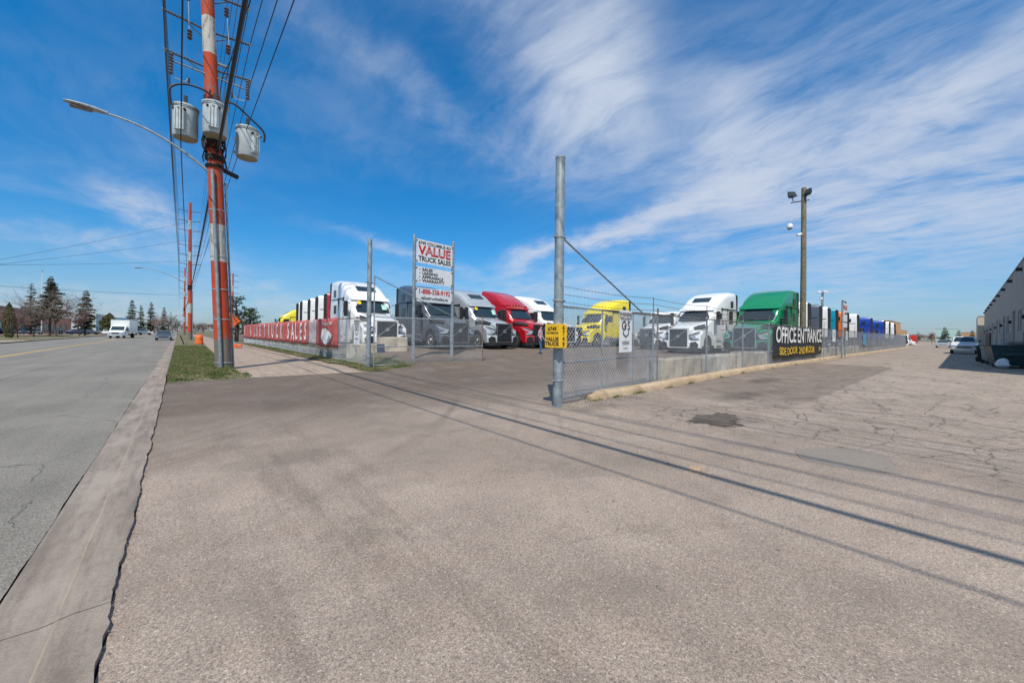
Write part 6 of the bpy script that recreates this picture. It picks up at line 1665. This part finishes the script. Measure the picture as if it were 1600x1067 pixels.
# ------------------------------------------------------------------ trees
def conifer(x, y, h, rad, label, mat='spruce', sparse=1.0, seed=1, base=.12, droop=.35, z=0.0):
    rr = random.Random(seed); r = empty('conifer_tree', (x, y, z)); tag(r, label, 'tree')
    tp = []
    for i in range(8): t = i / 7; tp.append((h * .012 * sin(t * 3 + seed), h * .012 * cos(t * 2 + seed) - h * .012, h * t))
    obj('trunk', MB().tube(tp, [h * .018 * (1 - .93 * i / 7) + .01 for i in range(8)], 8), M['bark'], r)
    br = MB(); nd = MB(); nw = int(h * 3.4)
    for k in range(nw):
        t = (k + rr.random() * .8) / nw; zz = h * (base + (1 - base) * t)
        env = (1 - t) ** .75 * (0.55 + .45 * min(1, t * 7)) * (1 + .22 * sin(k * 1.3 + seed))
        nb = max(4, int(9 * sparse))
        for b_ in range(nb):
            a = rr.uniform(0, 2 * pi); L = rad * env * rr.uniform(.55, 1.12) + .12
            if rr.random() > .5 + .5 * sparse: continue
            pts = []; dr = droop * rr.uniform(.5, 1.3)
            for q in range(5):
                u = q / 4; pts.append(Vector((cos(a) * L * u, sin(a) * L * u, zz + L * (.12 * u - dr * u * u + .10 * u ** 3))))
            br.tube(pts, [.012 * h * (1 - t) * .35 * (1 - .8 * q / 4) + .008 for q in range(5)], 3, caps=False)
            ns = int(10 + L * 13 * sparse)
            for s_ in range(ns):
                u = rr.uniform(.12, 1.0); i0 = min(3, int(u * 4)); p = pts[i0].lerp(pts[i0 + 1], u * 4 - i0)
                side = rr.choice((-1, 1)); sa = a + side * rr.uniform(.5, 1.3); sl = L * .27 * (1.15 - u * .6) * rr.uniform(.5, 1.2) + .18
                e = p + Vector((cos(sa) * sl, sin(sa) * sl, -sl * rr.uniform(.1, .7)))
                w = Vector((-sin(sa), cos(sa), rr.uniform(-.6, .6))) * (sl * .24 + .06)
                o_ = len(nd.v); m_ = p.lerp(e, .5)
                nd.v += [tuple(p), tuple(m_ + w), tuple(e), tuple(m_ - w)]; nd.f += [(o_, o_ + 1, o_ + 2), (o_, o_ + 2, o_ + 3)]
    obj('branches', br, M['bark'], r, smooth=False)
    me = bpy.data.meshes.new('foliage'); me.from_pydata(nd.v, [], nd.f); me.update(); o = link_obj('crown', me, M[mat], r)
    return r
def bare(x, y, h, rad, label, seed=1, mat='twig', z=0.0, trunk=.25, name='bare_tree', dens=1.0):
    rr = random.Random(seed); r = empty(name, (x, y, z)); tag(r, label, 'tree')
    segs = []
    minr = 1.0e-4 * sqrt(x * x + y * y)
    def grow(p, d, L, rad_, depth):
        pts = [p]; q = p.copy(); dd = d.copy()
        for i in range(3):
            dd = (dd + Vector((rr.uniform(-.16, .16), rr.uniform(-.16, .16), rr.uniform(-.02, .18)))).normalized(); q = q + dd * (L / 3); pts.append(q.copy())
        segs.append((pts, rad_, depth))
        if depth >= 5: return
        n = 3 if depth > 1 else (4 if depth else 7)
        for _ in range(n):
            sp = .8
            nd_ = (dd + Vector((rr.uniform(-sp, sp), rr.uniform(-sp, sp), rr.uniform(-.15, .5)))).normalized()
            st = pts[rr.choice((1, 2, 3))] if depth else pts[rr.choice((2, 3))]
            grow(st, nd_, L * rr.uniform(.6, .82), rad_ * .52, depth + 1)
    grow(Vector((0, 0, 0)), Vector((0, 0, 1)), 1.0, h * .016, 0)
    allp = [q for sg_ in segs for q in sg_[0]]; zm = max(q.z for q in allp); xm = sorted(abs(q.x) for q in allp)[int(len(allp) * .96)]
    sz = h / zm; sx_ = rad / xm; mb = MB(); tw = MB()
    for pts, r_, dp in segs:
        pp = [Vector((q.x * sx_, q.y * sx_, q.z * sz)) for q in pts]; r_ = max(r_, minr)
        (mb if dp < 2 else tw).tube(pp, [r_, r_ * .85, r_ * .7, r_ * .55], 5 if dp < 2 else 3, caps=False)
    obj('trunk', mb, M['bark'], r, smooth=False); obj('twigs', tw, M[mat], r, smooth=False)
    return r
def shrub(x, y, h, rad, label, mat='cedar', seed=1, z=0.0):
    rr = random.Random(seed); r = empty('cedar_shrub', (x, y, z)); tag(r, label, 'shrub'); mb = MB()
    for i in range(2600):
        a = rr.uniform(0, 2 * pi); t = rr.random(); q = rad * (sin(pi * min(1, t * .9 + .12)) ** .7) * rr.uniform(.55, 1.0) * (1 + .15 * sin(a * 3 + t * 6)); p = Vector((q * cos(a), q * sin(a), h * t)); s_ = rad * .13
        o_ = len(mb.v); mb.v += [tuple(p + Vector((rr.uniform(-s_, s_), rr.uniform(-s_, s_), rr.uniform(-s_, s_ * 2)))) for _ in range(3)]; mb.f.append((o_, o_ + 1, o_ + 2))
    me = bpy.data.meshes.new('foliage'); me.from_pydata(mb.v, [], mb.f); me.update(); link_obj('crown', me, M[mat], r); obj('stem', MB().tube([(0, 0, 0), (0, 0, h * .8)], .06, 6), M['bark'], r)
def place(px, base_py, top_py, halfpx, f=1.0):
    """world position and size for something seen at this spot at fraction f of the flat-ground distance"""
    q = G(px, base_py) * f; dep = q.x * sin(YAW) + q.y * cos(YAW); hor = 522.5 + (px - 800) * .0122
    return q.x, q.y, H + (hor - top_py) * dep / F_PX, halfpx * dep / F_PX * .92
x, y, h, w = place(49, 521.5, 443, 15, .8); conifer(x, y, h, w, 'thin sparse spruce left of the flagpole', 'spruce', .45, 3, .10, .15)
x, y, h, w = place(79, 520.5, 432, 22, .62); conifer(x, y, h, w, 'tallest spruce behind the bare tree in front of the brick building', 'spruce', .8, 5, .30, .3)
x, y, h, w = place(84, 521, 447, 38, .62); bare(x + 1, y - 4, h, w * 1.1, 'wide bare tree right of the flagpole', 8, 'twig')
x, y, h, w = place(60, 521, 462, 28, .6); bare(x, y - 3, h, w, 'bare tree between the sparse spruce and the flagpole', 9, 'twig')
x, y, h, w = place(134, 522, 453, 15, .75); conifer(x, y, h, w, 'full spruce standing alone left of the box truck', 'spruce', .8, 11, .16, .4)
x, y, h, w = place(124, 523, 480, 13, .75); bare(x, y, h, w, 'small bare reddish tree left of the lone spruce', 12, 'twigred')
x, y, h, w = place(28, 522, 482, 20, .62); bare(x, y, h, w, 'reddish bare tree at the left edge over the parked cars', 13, 'twigred')
x, y, h, w = place(14, 522, 474, 7, .62); shrub(x, y, h, w * 1.2, 'green-gold cedar at the left edge by the brick wall', 'cedar', 14)
x, y, h, w = place(171, 520.5, 491, 12, .7); shrub(x, y, h, w * 1.0, 'olive cedar clump behind the box truck', 'cedar', 15)
for i, (px, by, ty, hw, lab) in enumerate(((206, 520, 468, 9, 'spruce just right of the box truck, first of three'), (220, 519.5, 477, 7, 'spruce right of the box truck, second of three'), (236, 519.5, 472, 9, 'spruce right of the box truck, third of three'), (256, 519.8, 480, 7, 'slim dark spruce near the second striped pole'))):
    x, y, h, w = place(px, by, ty, hw, .55); conifer(x, y, h, w, lab, 'spruce', .75, 20 + i, .12, .35)
for i, (px, by, ty, hw, lab) in enumerate(((262, 519.8, 486, 14, 'bare brown tree behind the second striped pole'), (248, 520, 494, 9, 'low bare tree left of the second striped pole'), (278, 520, 497, 12, 'bare tree beyond the second striped pole'), (318, 519.5, 503, 10, 'bare brown tree between the poles, far down the street'), (305, 519.5, 502, 10, 'low bare tree far down the street'), (334, 520, 505, 10, 'bare tree behind the near striped pole'))):
    x, y, h, w = place(px, by, ty, hw, .5); bare(x, y, h, w, lab, 30 + i, 'twigred' if i % 2 else 'twig')
# big pine beside the far end of the red banner fence
def pine(x, y, h, rad, label, seed):
    rr = random.Random(seed); r = empty('pine_tree', (x, y, 0)); tag(r, label, 'tree'); tk = MB(); nd = MB()
    tk.tube([(0, 0, 0), (.1, 0, h * .4), (-.1, .1, h * .95)], [.26, .18, .04], 8)
    for k in range(46):
        t = rr.uniform(.16, 1); a = rr.uniform(0, 2 * pi); L = rad * (1.05 - .72 * t) * rr.uniform(.6, 1.15) * (.6 + .4 * min(1, t * 3.2)); z0 = h * t * .93
        pts = [Vector((cos(a) * L * u, sin(a) * L * u, z0 + L * (.35 * u * u + .05 * u))) for u in (0, .35, .7, 1)]
        tk.tube(pts, [.06, .045, .03, .015], 4, caps=False)
        for c_ in range(int(9 + L * 3)):
            u = rr.uniform(.35, 1.05); i0 = min(2, int(u * 3)); c = pts[i0].lerp(pts[i0 + 1], min(1, u * 3 - i0)) + Vector((rr.gauss(0, .16), rr.gauss(0, .16), rr.gauss(0.05, .10)))
            for s_ in range(16):
                d = Vector((rr.gauss(0, 1), rr.gauss(0, 1), rr.gauss(.5, .9))).normalized(); l = rr.uniform(.14, .28); w = d.orthogonal().normalized() * .022
                o_ = len(nd.v); nd.v += [tuple(c - w), tuple(c + w), tuple(c + d * l)]; nd.f.append((o_, o_ + 1, o_ + 2))
    obj('trunk', tk, M['bark'], r, smooth=False); me = bpy.data.meshes.new('foliage'); me.from_pydata(nd.v, [], nd.f); me.update(); link_obj('crown', me, M['pine'], r)
pine(3.9 + 1.9, 62.5, 6.3, 2.5, 'dense green pine at the far end of the red banner fence', 41)
pine(8.4, 72, 5.2, 2.2, 'smaller pine behind the yellow tractor roof', 42)
# right background trees
for i, (px, by, ty, hw, lab) in enumerate(((1476, 536, 511, 8, 'dark spruce beyond the far end of the lot'), (1498, 536, 516, 7, 'second dark spruce behind the white pickup'), (1519, 535, 516, 4, 'small spruce behind the tan building roof'))):
    q = G(px, 534.5); x = 215; yv = 215 / ray(px, 530).x * ray(px, 530).y; dep = x * sin(YAW) + yv * cos(YAW); hor = 522.5 + (px - 800) * .0122
    conifer(x, yv, H + (hor - ty) * dep / F_PX, hw * dep / F_PX * 1.0, lab, 'spruce', .9, 50 + i, .08, .35)
for i, (px, ty, hw, lab) in enumerate(((1434, 518, 8, 'bare rounded tree behind the white vans'), (1456, 518, 7, 'bare rounded tree left of the far spruce'))):
    x = 200; d = ray(px, 530); yv = x / d.x * d.y; dep = x * sin(YAW) + yv * cos(YAW); hor = 522.5 + (px - 800) * .0122
    bare(x, yv, H + (hor - ty) * dep / F_PX, hw * dep / F_PX / 1.3, lab, 60 + i, 'twigred')
# far wooded horizon: one mass nobody could count
rr = random.Random(77); mb = MB()
for i in range(15000):
    a = radians(rr.uniform(-32, 118)); d = rr.uniform(640, 760)
    t = a * 40; hh = 6.5 + 2.5 * sin(t * .9) + 1.8 * sin(t * 2.7 + 1) + 1.2 * sin(t * 7.1)
    z = hh * rr.random() ** .8; s_ = 1.7
    p = Vector((sin(a) * d, cos(a) * d, z)); o_ = len(mb.v)
    mb.v += [tuple(p + Vector((rr.uniform(-s_, s_), rr.uniform(-s_, s_), rr.uniform(-s_ * .7, s_)))) for _ in range(3)]; mb.f.append((o_, o_ + 1, o_ + 2))
me = bpy.data.meshes.new('woods'); me.from_pydata(mb.v, [], mb.f); me.update(); o = link_obj('distant_woods', me, M['twig']); o['kind'] = 'stuff'; o['label'] = 'low brown line of leafless woods along the horizon'; o['category'] = 'woods'
